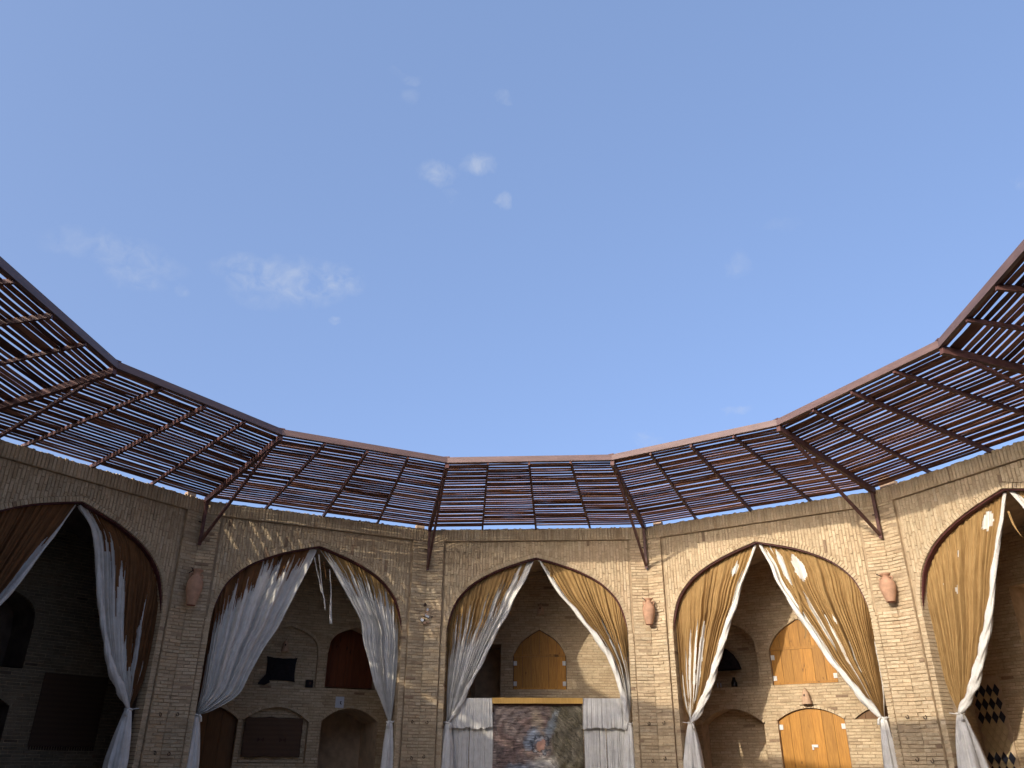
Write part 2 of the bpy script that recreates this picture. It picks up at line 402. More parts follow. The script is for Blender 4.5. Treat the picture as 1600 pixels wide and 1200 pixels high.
PAL = [(.68, .545, .36), (.71, .575, .385), (.64, .50, .325), (.66, .515, .335), (.60, .46, .295), (.74, .615, .43), (.56, .415, .26)]
def brick_tone(x=0, z=0, stain=0):
    c = PAL[min(int(abs(rnd.gauss(0, 2.2))), 6)] if rnd.random() > .012 else (.34, .24, .16)
    f = rnd.uniform(.83, 1.02)
    c = tuple(v * f for v in c)
    if stain: c = tuple(a*(1-stain)+b*stain for a, b in zip(c, (.36, .20, .085)))
    return c
def lay(intervals, z0, z1, pitch_l=.268, pitch_h=.0635, vertical=False, off=0.0):
    """Running bond in a plane; returns brick rectangles (a0,a1,z0,z1) and mortar strips."""
    bricks, strips = [], []; z = z0; row = 0; j = .012
    while z < z1 - .015:
        zt = min(z + pitch_h, z1)
        for a, b in intervals((z + zt) / 2):
            if b - a < .02: continue
            strips.append((a, b, z, zt))
            x = math.floor(a / pitch_l) * pitch_l + (pitch_l / 2 if row % 2 else 0) - pitch_l + off + rnd.uniform(-.02, .02)
            while x < b:
                l = pitch_l * rnd.uniform(.93, 1.07)
                p, q = max(x, a), min(x + l, b)
                if q - p > .045: bricks.append((p + j/2, q - j/2, z + j/2 + rnd.uniform(-.003, .003), zt - j/2 + rnd.uniform(-.003, .003)))
                x += l
        z = zt; row += 1
    if vertical: bricks = [(c, d, a, b) for a, b, c, d in bricks]; strips = [(c, d, a, b) for a, b, c, d in strips]
    return bricks, strips
def brick_geo(x0, x1, z0, z1, y, depth=.03, ch=.006, jit=.004):
    """front-chamfered brick: 9 quads"""
    J = lambda: rnd.uniform(-jit, jit)
    y = y + rnd.uniform(-.006, .006)
    o = [(x0+J(), z0+J()), (x1+J(), z0+J()), (x1+J(), z1+J()), (x0+J(), z1+J())]
    cx, cz = (x0+x1)/2, (z0+z1)/2
    i = [(a + (ch if a < cx else -ch), b + (ch if b < cz else -ch)) for a, b in o]
    v = [(a, y + J()*.4, b) for a, b in i] + [(a, y + ch, b) for a, b in o] + [(a, y + depth, b) for a, b in o]
    f = [(0, 1, 2, 3)] + [(4+k, 4+(k+1) % 4, (k+1) % 4, k) for k in range(4)] + [(8+k, 8+(k+1) % 4, 4+(k+1) % 4, 4+k) for k in range(4)]
    return v, f
class BrickMesh:
    def __init__(s): s.v = []; s.f = []; s.t = []
    def add(s, rect, y, col, mp=None, **kw):
        v, f = brick_geo(*rect, y, **kw); n = len(s.v)
        if mp: v = [mp(*p) for p in v]
        s.v += v; s.f += [tuple(i+n for i in q) for q in f]; s.t += [*col, 1] * len(v)
    def build(s, name, parent): return stuff(mesh_obj(name, s.v, s.f, M['brick'], parent, tone=s.t))
# shared brick meshes (unit = 1 m long x 1 high, used scaled to each brick)
BRICKS = []
for i in range(6):
    v, f = brick_geo(-.128, .128, -.026, .026, 0, jit=.0045)
    me = bpy.data.meshes.new('brick'); me.from_pydata(v, [], f); me.materials.append(M['brick_obj']); BRICKS.append(me)
def brick_obj(parent, rect, y, vertical, col):
    x0, x1, z0, z1 = rect
    mt = Matrix.Translation(((x0+x1)/2, y + rnd.uniform(-.006, .006), (z0+z1)/2))
    if vertical: mt = mt @ Matrix.Rotation(pi/2, 4, 'Y') @ Matrix.Diagonal(((z1-z0)/.256, 1, (x1-x0)/.052, 1))
    else: mt = mt @ Matrix.Diagonal(((x1-x0)/.256, 1, (z1-z0)/.052, 1))
    o = inst('brick', rnd.choice(BRICKS), parent, mt); o.color = (*col, 1); return o

LAYOUT = {   # openings of each back wall: xc, hw, z0, spring, apex, kind, fill, depth
 0: [Hole(-.02, .645, 3.23, 4.0, 4.63, 'ogee', 'door_up', .07), Hole(-1.33, .36, 3.0, 4.3, 4.3, 'flat', 'dark', .9),
     Hole(-.02, .68, .82, 2.5, 2.73, 'seg', 'dark', .9)],
 -1: [Hole(.03, .70, 3.17, 3.85, 4.5, 'point', 'brick', .09), Hole(1.58, .63, 3.2, 3.95, 4.58, 'point', 'door_red', .42), Hole(-1.58, .63, 3.2, 3.95, 4.58, 'point', 'brick', .3),
      Hole(-1.5, .62, .82, 2.46, 2.72, 'seg', 'door_brown', .14), Hole(-.05, .72, 1.6, 2.44, 2.73, 'seg', 'brick', .13), Hole(1.62, .66, .82, 2.48, 2.76, 'seg', 'dark', 1.3)],
 1: [Hole(.03, .70, 3.24, 3.98, 4.62, 'ogee', 'door_up', .06), Hole(-1.60, .64, 3.22, 3.95, 4.66, 'point', 'brick', .45), Hole(1.6, .63, 3.22, 3.95, 4.6, 'point', 'brick', .3),
     Hole(.03, .70, .82, 2.52, 2.75, 'seg', 'door_low', .07), Hole(-1.7, .72, .82, 2.47, 2.78, 'seg', 'brick', .42), Hole(1.55, .62, 2.5, 2.51, 2.75, 'seg', 'door_brown', .06)],
 2: [Hole(.03, .70, 3.24, 3.98, 4.62, 'ogee', 'door_up', .06), Hole(-1.22, .5, 3.05, 4.78, 4.78, 'flat', 'dark', .8), Hole(.03, .70, .82, 2.52, 2.75, 'seg', 'door_low', .07)],
 -2: [Hole(.1, .66, 3.2, 4.0, 4.6, 'point', 'dark', .8), Hole(0, .70, .82, 2.52, 2.75, 'seg', 'dark', .9)],
}

def shell(k, parent, holes):
    """mortar core of one bay: face, reveal of the arch, room, floor"""
    b = MB()
    nx = 96
    # soffit of the arch
    prof = [(2.02, 0)] + AD; full = prof + [(-x, z) for x, z in reversed(prof[:-1])]
    for (xa, za), (xb, zb) in zip(full, full[1:]): b.quad((xa, .06, za), (xb, .06, zb), (xb, Y1, zb), (xa, Y1, za))
    # inner side of the front wall
    for i in range(nx):
        x0 = -2.5 + 5*i/nx; x1 = -2.5 + 5*(i+1)/nx; xm = (x0+x1)/2
        lo0 = arch_top(x0) if abs(xm) < 2.02 else 0; lo1 = arch_top(x1) if abs(xm) < 2.02 else 0
        b.quad((x0, Y1, lo0), (x1, Y1, lo1), (x1, Y1, 6.4), (x0, Y1, 6.4))
    # vault and side walls
    pf = [(2.5, .8)] + ROOM_F; pb = [(3.0, .8)] + ROOM_B
    ff = pf + [(-x, z) for x, z in reversed(pf[:-1])]; bb = pb + [(-x, z) for x, z in reversed(pb[:-1])]
    for i in range(len(ff)-1): b.quad((ff[i][0], Y1, ff[i][1]), (ff[i+1][0], Y1, ff[i+1][1]), (bb[i+1][0], YB+.05, bb[i+1][1]), (bb[i][0], YB+.05, bb[i][1]))
    # raised floor of the niche and its riser
    b.quad((-2.5, .06, .8), (2.5, .06, .8), (3, YB+.1, .8), (-3, YB+.1, .8)); b.quad((-2.02, .08, 0), (2.02, .08, 0), (2.02, .08, .8), (-2.02, .08, .8))
    # rear of the building mass
    b.quad((-3.6, 4.1, 0), (3.6, 4.1, 0), (3.6, 4.1, 6.5), (-3.6, 4.1, 6.5))
    b.build('wall_core', M['dark_plaster'] if k == -2 else M['plaster'], parent)
    rf = MB(); rf.box(-2.5, 2.5, .03, .4, TOP-.02, TOP+.004)
    rf.build('coping', M['roof'], parent)
    rf = MB(); rf.quad((-2.6, .39, TOP-.01), (2.6, .39, TOP-.01), (3.62, 4.12, TOP-.01), (-3.62, 4.12, TOP-.01)); rf.build('flat_roof', M['roof'], parent)

def plain_face(parent):
    b = MB()
    for s in (-1, 1):
        a, c = sorted((s*2.5, s*2.02)); b.quad((a, 0, 0), (c, 0, 0), (c, 0, TOP), (a, 0, TOP))
    n = 48
    for i in range(n):
        x0 = -2.02+4.04*i/n; x1 = x0+4.04/n
        b.quad((x0, 0, max(arch_top(x0), 4.08)), (x1, 0, max(arch_top(x1), 4.08)), (x1, 0, TOP), (x0, 0, TOP))
    b.quad((-3, YB, .8), (3, YB, .8), (3, YB, 6.1), (-3, YB, 6.1))
    b.build('wall_face', M['plaster'], parent)

def strips_mesh(name, strips, y, parent, mp=None):
    b = MB()
    for a, c, z0, z1 in strips:
        q = [(a, y, z0), (c, y, z0), (c, y, z1), (a, y, z1)]
        if mp: q = [mp(*p) for p in q]
        b.quad(*q)
    return b.build(name, M['mortar'], parent)

def frame_stain(k, x, z):
    """rust-coloured run-off below the hanging jars at some corners"""
    c = k - .5 if x < 0 else k + .5
    if c in (1.5, .5, -1.5) and 2.5 < z < 4.4:
        d = abs(abs(x) - 2.5)
        return max(0, .75 - d / .11) * (1 - (4.4 - z) / 2.2)
    return 0

def vnoise(seed):
    r = random.Random(seed); tb = [r.random() for _ in range(512)]
    def f(x):
        i = math.floor(x); t = x - i; t = t*t*(3-2*t); return tb[i % 512]*(1-t) + tb[(i+1) % 512]*t
    return f
def front_face(k, parent):
    mt = bay_mat(k); recs = []; ms = []
    E = .075                                   # width of the arch edging course
    # piers
    for s in (-1, 1):
        a, c = sorted((s*2.5, s*2.135))
        br, st = lay(lambda z: [(a, c)], 0, BAND, pitch_l=.25); recs += [((-2.5 if abs(r[0]+2.5) < .03 else r[0], 2.5 if abs(r[1]-2.5) < .03 else r[1], r[2], r[3]), 0, False) for r in br]; ms += [(q, .014) for q in st]
    # frame strip of headers beside and round the panel, then the panel of upright bricks
    PY = .05
    def ivals(x):                              # vertical intervals of the panel at x
        if abs(x) > 2.09: return []
        lo = (arch_top(abs(x) - .0) + E*1.1 if abs(x) < 2.02 else 4.2)
        return [(max(lo, 4.2), BAND - .004)]
    br, st = lay(ivals, -2.095, 2.095, pitch_l=.262, pitch_h=.0665, vertical=True); recs += [(r, PY, True) for r in br]; ms += [(q, PY+.014) for q in st]
    # jamb strips below the spring
    for s in (-1, 1):
        a, c = sorted((s*2.125, s*(2.02+.0)))
        br, st = lay(lambda z: [(a, c)], 0, 4.22, pitch_l=.5, off=.2); recs += [((a+.004, c-.004, r[2], r[3]), PY-.012, False) for r in br]; ms += [(q, PY+.012) for q in st]
        a, c = sorted((s*2.135, s*2.09)); ms.append(((a, c, 0, BAND), PY+.014))
    # top band of upright bricks
    br, st = lay(lambda x: [(BAND, TOP)], -2.5, 2.5, pitch_l=.4, pitch_h=.066, vertical=True, off=.35)
    recs += [((r[0], r[1], BAND+.004, TOP-.004), -.004, True) for r in br]; ms += [(q, .012) for q in st]
    # mortar
    b = MB()
    for (a, c, z0, z1), y in ms: b.quad((a, y, z0), (c, y, z0), (c, y, z1), (a, y, z1))
    for s in (-1, 1):                          # edge of the recess
        x = s*2.135; b.quad((x, .01, 0), (x, PY+.02, 0), (x, PY+.02, BAND), (x, .01, BAND))
    b.quad((-2.135, .008, BAND), (2.135, .008, BAND), (2.135, PY+.02, BAND), (-2.135, PY+.02, BAND))
    n = 90                                     # bed behind the edging
    for i in range(n):
        x0 = -2.1+4.2*i/n; x1 = x0+4.2/n
        z0a = arch_top(x0) if abs(x0) < 2.02 else 4.08; z1a = arch_top(x1) if abs(x1) < 2.02 else 4.08
        b.quad((x0, PY+.02, max(z0a, 4.08)), (x1, PY+.02, max(z1a, 4.08)), (x1, PY+.02, max(z1a, 4.08)+.22), (x0, PY+.02, max(z0a, 4.08)+.22))
    b.build('mortar_bed', M['mortar'], parent)
    # the bricks: the 300 that show largest singly, the others together
    def score(r):
        p = mt @ Vector(((r[0][0]+r[0][1])/2, r[1], (r[0][2]+r[0][3])/2)); u, v = project(p)
        if not (-10 < u < 1610 and -10 < v < 1210): return -1
        return max(r[0][1]-r[0][0], r[0][3]-r[0][2]) / (p - CAM).length
    recs.sort(key=score, reverse=True)
    g1, g2 = vnoise(900+k), vnoise(950+k)
    def pn(x, z): return .5*(g1(x*1.7 + 3*g2(z)) + g2(z*2.1 + 2*g1(x*.7)))
    bm = BrickMesh()
    for i, (r, y, vert) in enumerate(recs):
        xm, zm = (r[0]+r[1])/2, (r[2]+r[3])/2
        col = brick_tone(stain=frame_stain(k, xm, zm))
        patch = pn(xm*.9 + k*17, zm*.9); f = .84 + .30*patch
        col = tuple(c*f for c in col)
        if patch > .72: col = tuple(a*.75 + b*.25 for a, b in zip(col, (.50, .36, .25)))
        if zm < 2.36 and not vert: col = tuple(c*.86 for c in col)  # lower pier bricks toned down, shade below the shadow line put into colour
        if not vert and y == 0:
            y += rnd.gauss(0, .005)
            if rnd.random() < .018: y += .022; col = tuple(c*.6 for c in col)
        if vert and zm > BAND: r = (r[0], r[1], r[2], r[3] + rnd.choice((0, 0, .006, .014, .02)))
        if i < 300 and score((r, y, vert)) > 0: brick_obj(parent, r, y, vert, col)
        else: bm.add(r, y, col)
    bm.build('brickwork', parent)
    # edging of thin bricks following the arch (voussoirs), turning into the soffit
    prof = [(2.02, .8 + .0)] + [(2.02, .8 + .0655*i) for i in range(1, 50)] + AD
    full = prof + [(-x, z) for x, z in reversed(prof[:-1])]
    P = [Vector((x, z)) for x, z in full]; cum = [0]
    for a, c in zip(P, P[1:]): cum.append(cum[-1] + (c-a).length)
    def at(s):
        for i in range(len(P)-1):
            if cum[i+1] >= s: return P[i].lerp(P[i+1], (s-cum[i])/max(1e-9, cum[i+1]-cum[i]))
        return P[-1]
    bm = BrickMesh(); nb = int(cum[-1] / .064); sl = cum[-1] / nb
    for i in range(nb):
        p, q = at(i*sl + .005), at((i+1)*sl - .005); d = (q-p).normalized(); nrm = Vector((d.y, -d.x))   # outward from opening
        w = E + rnd.uniform(-.003, .004)
        y0 = PY - .010 + rnd.uniform(-.003, .003); dep = .26
        c4 = [p - nrm*.012, q - nrm*.012, q + nrm*w, p + nrm*w]
        n = len(bm.v); col = brick_tone()
        for yy in (y0, y0+dep):
            bm.v += [(c.x, yy, c.y) for c in c4]
        bm.f += [(n+3, n+2, n+1, n), (n, n+1, n+5, n+4), (n+2, n+3, n+7, n+6), (n+1, n+2, n+6, n+5), (n+3, n, n+4, n+7)]
        bm.t += [*[v*.95 for v in col], 1] * 8
    bm.build('arch_edging', parent)
    # maroon steel strip bent to the arch, from which the curtains hang
    b = MB(); pr = [(x, z) for x, z in AD[::2]]; pr = [p for p in pr if p[1] > 4.1]
    if (len(AD)-1) % 2: pr.append(AD[-1])
    full2 = pr + [(-x, z) for x, z in reversed(pr[:-1])]
    ins = []
    for x, z in full2:
        d = Vector((x, z - 4.3)).normalized() if z > 4.3 else Vector((1 if x > 0 else -1, 0))
        w = .004 + .036*min(1, max(0, (z-4.1)/.45))
        ins.append(((x + d.x*.004, z + d.y*.004), (x - d.x*w, z - d.y*w)))
    ya = .085; dep = lambda p: ya + .008 + .107*min(1, max(0, (p[1]-4.15)/.9))
    for (o0, i0), (o1, i1) in zip(ins, ins[1:]):
        y0, y1 = dep(o0), dep(o1)
        b.quad((i0[0], ya, i0[1]), (i1[0], ya, i1[1]), (o1[0], ya, o1[1]), (o0[0], ya, o0[1]))
        b.quad((i0[0], y0, i0[1]), (i1[0], y1, i1[1]), (i1[0], ya, i1[1]), (i0[0], ya, i0[1]))
        b.quad((o0[0], ya, o0[1]), (o1[0], ya, o1[1]), (o1[0], y1, o1[1]), (o0[0], y0, o0[1]))
    b.build('curtain_rail', M['maroon'], parent)

def add_door(parent, h, y, m, rail=None, leaves=2, planks=6, hinges=True, lock=False):
    p0 = h.outline(40); b = MB(); b.prism(p0, y+.035, y+.06)
    d = b.build('door', M['dark_wood'], parent)
    edges = [-h.hw + .012 + (2*h.hw-.024)*i/planks for i in range(planks+1)]
    zr = rail
    for i in range(planks):
        xa, xb = edges[i]+.003, edges[i+1]-.003
        segs = [(h.z0+.012, (zr-.03) if zr else None)] + ([(zr+.03, None)] if zr else [])
        for z0, zt in segs:
            n = 8; xs = [xa+(xb-xa)*j/n for j in range(n+1)]
            if zt: tops = [(x, zt) for x in (xa, xb)]
            else: tops = [(x, h.top(x)-.014) for x in xs]
            poly = [(h.xc+xa, z0), (h.xc+xb, z0)] + [(h.xc+x, max(z, z0+.01)) for x, z in reversed(tops)]
            q = MB(); q.prism(poly, y + rnd.uniform(-.003, .003), y+.04); q.build('plank', m, d)
    if zr:
        q = MB(); q.box(h.xc-h.hw+.014, h.xc+h.hw-.014, y-.012, y+.04, zr-.028, zr+.028); q.build('rail', m, d)
        q = MB(); q.box(h.xc-h.hw+.014, h.xc+h.hw-.014, y-.016, y+.04, h.z0-.02, h.z0+.05); q.build('rail', m, d)
    if leaves == 2:
        q = MB(); q.box(h.xc-.03, h.xc+.03, y-.014, y+.04, h.z0+.06, (zr-.03) if zr else h.za-.03); q.build('meeting_stile', m, d)
    if hinges:
        for s in (-1, 1):
            for zz in ((h.z0+.14, (zr or h.zs)-.18) if not lock else (h.zs-.14, h.zs-1.1)):
                q = MB(); x = h.xc + s*(h.hw-.05)
                for dx in (-.021, .021): q.box(x+dx-.018, x+dx+.018, y-.022, y+.01, zz-.05, zz+.05)
                q.tube([(x, y-.024, zz-.052), (x, y-.024, zz+.052)], .009, 8); q.build('hinge', M['white_metal'], d)
    if lock:
        q = MB(); q.box(h.xc-.05, h.xc+.075, y-.03, y+.01, 1.98, 2.03); q.tube([(h.xc-.03, y-.035, 2.0), (h.xc-.03, y-.035, 1.93)], .02, 8); q.build('hasp', M['white_metal'], d)
    return d

RING = .06
def back_wall(k, parent):
    holes = LAYOUT[k]
    room = [(x, z) for x, z in ROOM_B]
    tone_mul = .36 if k == -2 else 1  # bricks inside the left-edge bay are scaled darker
    def brick_tone_(): return tuple(v*tone_mul for v in brick_tone())
    def ivals(z):
        w = min(2.98, arch_hw(z, room)); iv = [(-w, w)]
        for h in holes:
            hf = h.half(z)
            if hf > 0 or (h.kind != 'flat' and h.za < z < h.za + RING*.8):
                if h.kind != 'flat' and z > h.zs:
                    gx = [x for x in [h.hw*i/40 for i in range(41)] if h.top(x) + RING*.75 > z] ; hf = max(hf, (gx[-1] if gx else 0) + .02)
                iv = cut(iv, h.xc-hf, h.xc+hf)
        return iv
    b = MB()
    br, st = lay(ivals, .8, 6.05, pitch_l=.255, pitch_h=.061)
    for a, c, z0, z1 in st: b.quad((a, YB+.012, z0), (c, YB+.012, z0), (c, YB+.012, z1), (a, YB+.012, z1))
    bw = b.build('back_wall', M['mortar'], parent)
    bm = BrickMesh()
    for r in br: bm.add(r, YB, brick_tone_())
    # side walls of the niche
    for s in (-1, 1):
        def mp(a, y, z, s=s):                  # a runs 0..1.8 from front to back along the splayed side
            t = a / 1.82; return (s*(2.5+.5*t) - s*y*.96, Y1 + (YB-Y1)*t, z)
        br2, st2 = lay(lambda z: [(0, 1.82)], .8, 4.2, pitch_l=.255, pitch_h=.061)
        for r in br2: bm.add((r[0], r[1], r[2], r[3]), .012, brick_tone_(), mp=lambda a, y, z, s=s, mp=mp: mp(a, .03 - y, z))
    # brick backs of the blind niches
    for h in holes:
        if h.fill == 'brick':
            yb = YB + h.depth
            br3, st3 = lay(lambda z, h=h: [(h.xc-h.half(z), h.xc+h.half(z))] if h.half(z) > .02 else [], h.z0, h.za, pitch_l=.255, pitch_h=.061)
            b2 = MB()
            for a, c, z0, z1 in st3: b2.quad((a, yb+.012, z0), (c, yb+.012, z0), (c, yb+.012, z1), (a, yb+.012, z1))
            b2.build('niche_back', M['mortar'], parent)
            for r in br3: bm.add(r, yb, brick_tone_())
    for h in holes:
        if h.kind != 'flat' and h.za - h.zs > .05:
            n = 60; pts = [Vector((h.xc - h.hw + 2*h.hw*i/n, h.top(-h.hw + 2*h.hw*i/n))) for i in range(n+1)]
            pts[0].y = pts[-1].y = h.zs
            cum = [0]
            for p, q in zip(pts, pts[1:]): cum.append(cum[-1] + (q-p).length)
            def at(d):
                for i in range(n):
                    if cum[i+1] >= d: return pts[i].lerp(pts[i+1], (d-cum[i])/max(1e-9, cum[i+1]-cum[i]))
                return pts[-1]
            nb = max(6, int(cum[-1]/.07)); sl = cum[-1]/nb
            for i in range(nb):
                p, q = at(i*sl+.003), at((i+1)*sl-.003); d = (q-p).normalized(); nr = Vector((-d.y, d.x)); w = RING + rnd.uniform(-.004, .004)
                c4 = [p, q, q+nr*w, p+nr*w]; k0 = len(bm.v); yy = YB - .004 + rnd.uniform(-.003, .003)
                for yv in (yy, YB+.06): bm.v += [(c.x, yv, c.y) for c in c4]
                bm.f += [(k0, k0+1, k0+2, k0+3), (k0+4, k0+5, k0+1, k0), (k0+2, k0+6, k0+7, k0+3), (k0+1, k0+5, k0+6, k0+2), (k0+3, k0+7, k0+4, k0)]
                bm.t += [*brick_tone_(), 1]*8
    bm.build('brickwork', bw)
    for h in holes:                            # reveals and fillings
        o = h.outline(32); b = MB(); dp = h.depth + (.06 if h.fill.startswith('door') else .02)
        for i in range(len(o)):
            (xa, za), (xb, zb) = o[i], o[(i+1) % len(o)]
            b.quad((xa, YB-.004, za), (xb, YB-.004, zb), (xb, YB+dp, zb), (xa, YB+dp, za))
        if h.fill == 'dark': b.f.append(tuple(range(len(b.v), len(b.v)+len(o)))); b.v += [(x, YB+dp, z) for x, z in o]
        b.build('niche_reveal', M['dark_plaster'] if k == -2 else M['plaster'], parent)
        y = YB + h.depth
        if h.fill == 'door_up': add_door(parent, h, y, M['door'], rail=h.zs+.02)
        elif h.fill == 'door_low': add_door(parent, h, y, M['door'], planks=6, lock=True)
        elif h.fill == 'door_red': add_door(parent, h, y, M['door_red'], planks=7, hinges=False)
        elif h.fill == 'door_brown': add_door(parent, h, y, M['door_brown'], planks=4 if h.z0 < 1 else 6, hinges=False, leaves=1)

def wall_hook(parent, x, z, y=-.003):
    b = MB(); pts = [(x, y+.02, z+.03), (x, y-.02, z+.03)]
    pts += [(x + .022*sin(t), y-.022-.004*t, z + .03*cos(t)) for t in [i*pi*1.6/9 for i in range(1, 10)]]
    b.tube(pts, .0075, 6); b.build('wall_hook', M['iron'], parent)

BAY_LABEL = {
 0: 'brick arcade bay at the centre, straight behind the painted canvas panel',
 -1: 'shaded brick arcade bay with dappled light on its spandrel and white curtains, left of centre',
 1: 'sunlit brick arcade bay with two pairs of yellow wooden doors inside, right of centre',
 2: 'sunlit brick arcade bay at the right edge with a diamond tile panel inside',
 -2: 'dark shaded brick arcade bay at the left edge with a black interior'}
BAYS = {}
for k in range(-5, 7):
    loc, rz = bay_xf(k); e = empty('arcade_bay', loc, rz); BAYS[k] = e
    shell(k, e, LAYOUT.get(k, []))
    if k in BAY_LABEL:
        tag(e, BAY_LABEL[k], 'arcade', 'arched bays around the courtyard')
        front_face(k, e); back_wall(k, e)
        for s in (-1, 1):
            wall_hook(e, s*2.33, 2.40 + rnd.uniform(-.02, .02)); wall_hook(e, s*2.36, 1.72 + rnd.uniform(-.03, .03))
    else:
        tag(e, 'plain brick arcade bay outside the picture, closing the round courtyard', 'arcade', 'arcade bays out of view')
        plain_face(e)

# ground
b = MB(); n = 64
for i in range(n):
    a0, a1 = 2*pi*i/n, 2*pi*(i+1)/n
    b.f.append((len(b.v), len(b.v)+1, len(b.v)+2)); b.v += [(0, 0, 0), (1500*cos(a0), 1500*sin(a0), 0), (1500*cos(a1), 1500*sin(a1), 0)]
struct(b.build('ground', M['ground']))

# ------------------------------------------------------------------ slatted canopy over the arcade
RI = 6.356; YI = RI*cos(STEP/2) - AP; HI = RI*sin(STEP/2)
Z_IN, Z_OUT = 7.075, 6.625                        # slat plane at the inner beam and above the wall
YO = .01
SLATS = []
for i in range(6):
    r2 = random.Random(50+i); b = MB(); ns = 4; amp = r2.uniform(-.006, .006); amp2 = r2.uniform(-.003, .003); tw = r2.uniform(-.05, .05)
    for j in range(ns+1):
        t = j/ns; dy = amp*sin(pi*t) + amp2*sin(2*pi*t); dz = -abs(amp2)*sin(pi*t); w = .5*(1 + r2.uniform(-.05, .05))
        a = tw*(t-.5)
        for sy, sz in ((-1, 0), (1, 0), (1, 1), (-1, 1)):
            b.v.append((t-.5, dy + sy*w*.078*cos(a), dz + sz*.0065 + sy*w*.078*sin(a)))
    for j in range(ns):
        for q in range(4): b.f.append((j*4+q, j*4+(q+1) % 4, j*4+4+(q+1) % 4, j*4+4+q))
    b.f += [(3, 2, 1, 0), (ns*4, ns*4+1, ns*4+2, ns*4+3)]
    me = bpy.data.meshes.new('slat'); me.from_pydata(b.v, [], b.f); me.materials.append(M['slat']); SLATS.append(me)
CAN_LABEL = {
 0: 'slatted wooden canopy panel straight ahead above the centre arch',
 -1: 'slatted canopy panel left of centre, above the dappled spandrel',
 1: 'slatted canopy panel right of centre, above the sunlit arch with yellow doors',
 -2: 'slatted canopy panel on the left with light-edged rafters, above the black arch',
 2: 'slatted canopy panel on the right, above the arch at the right edge',
 -3: 'slatted canopy panel cut off by the left edge of the picture',
 3: 'slatted canopy panel cut off by the right edge of the picture'}
def inner_at(f): return Vector((-HI + 2*HI*f, YI, Z_IN))
def outer_at(f): return Vector((-2.5 + 5*f, YO, Z_OUT))
ROWS = 31
def canopy(k):
    loc, rz = bay_xf(k); e = empty('slatted_canopy', loc, rz); vis = k in CAN_LABEL
    tag(e, CAN_LABEL[k] if vis else 'slatted canopy panel outside the picture, behind the camera', 'canopy', 'canopy panels ringing the courtyard' if vis else 'canopy panels out of view')
    slope = (Z_OUT-Z_IN)/(YO-YI); tilt = math.atan(slope)
    b = MB(); b.box(-HI-.008, HI+.008, YI-.03, YI+.03, Z_IN-.022, Z_IN+.092); b.build('inner_beam', M['fascia'], e)
    b = MB(); b.box(-HI-.07, -HI+.05, YI-.036, YI+.04, Z_IN+.085, Z_IN+.108); b.build('joint_plate', M['steel'], e)
    dn = Vector((0, 0, -1))
    for f in (.25, .5, .75):
        a, c = inner_at(f), outer_at(f); ext = (c-a).normalized()*.09
        b = MB(); hh = .065 if f != .5 else .085
        b.bar(a + dn*(hh/2+.004), c + ext + dn*(hh/2+.004), .04, hh); b.tube([c+ext*.6+dn*.05, c+ext*.6+Vector((0, 0, TOP-Z_OUT+.02))], .018, 6); b.build('rafter', M['steel'], e)
    a, c = inner_at(0), outer_at(0)              # heavy rafter on the left corner, post and strut
    cen = Vector((2.5, -AP, 0)).normalized()
    b = MB(); b.bar(a + dn*.066, c + dn*.066, .075, .12); b.build('corner_rafter', M['steel'], e)
    foot = Vector((-2.5, 0, 5.66)) + cen*.085
    b = MB(); b.bar(foot + Vector((0, 0, -.06)), Vector((foot.x, foot.y, Z_OUT-.07)), .06, .05, up=cen); b.build('bracket_post', M['steel'], e)
    t = a.lerp(c, .13) + dn*.13
    b = MB(); b.bar(foot + cen*.03 + Vector((0, 0, .01)), t, .05, .05); b.build('strut', M['steel'], e)
    b = MB(); b.bar(foot + Vector((-.09, -.015, .42)), foot + Vector((.0, .06, .42)), .02, .02); b.build('anchor', M['iron'], e)
    big = MB()
    for r in range(ROWS):
        for q in range(4):
            t = (r + .62 + rnd.gauss(0, .085)) / (ROWS + .15); t = min(max(t, .012), .995)
            if k == 0 and r == 30 and rnd.random() < .5: t -= .012
            p0 = inner_at(q/4).lerp(outer_at(q/4), t); p1 = inner_at((q+1)/4).lerp(outer_at((q+1)/4), t)
            mid = (p0+p1)/2; ln = (p1-p0).length - .004
            wv = rnd.uniform(.92, 1.08) if rnd.random() > .04 else rnd.uniform(1.18, 1.36)
            mt = Matrix.Translation(mid + Vector((0, 0, .004 + rnd.uniform(0, .004)))) @ Matrix.Rotation(tilt, 4, 'X') @ Matrix.Rotation(rnd.gauss(0, .004), 4, 'Z') @ Matrix.Diagonal((ln, wv, 1, 1))
            me = rnd.choice(SLATS)
            if vis: inst('slat', me, e, mt)
            else:
                n0 = len(big.v); big.v += [mt @ v.co for v in me.vertices]; big.f += [tuple(i+n0 for i in p.vertices) for p in me.polygons]
    if not vis: stuff(big.build('slats', M['slat'], e))
for k in range(-5, 7): canopy(k)
# loose brick ends standing on the wall head, seen in the gap below the canopy
for k, x in ((-2, 2.2), (-1, 2.3), (1, -2.2), (2, -2.15), (2, -2.3)):
    o = mesh_obj('brick', *brick_geo(-.1, .1, 0, .085 if k != 2 or x > -2.2 else .26, 0, depth=.1), M['brick_obj'], BAYS[k]); o.location = (x, .06, TOP+.018); o.color = (.34, .235, .165, 1)

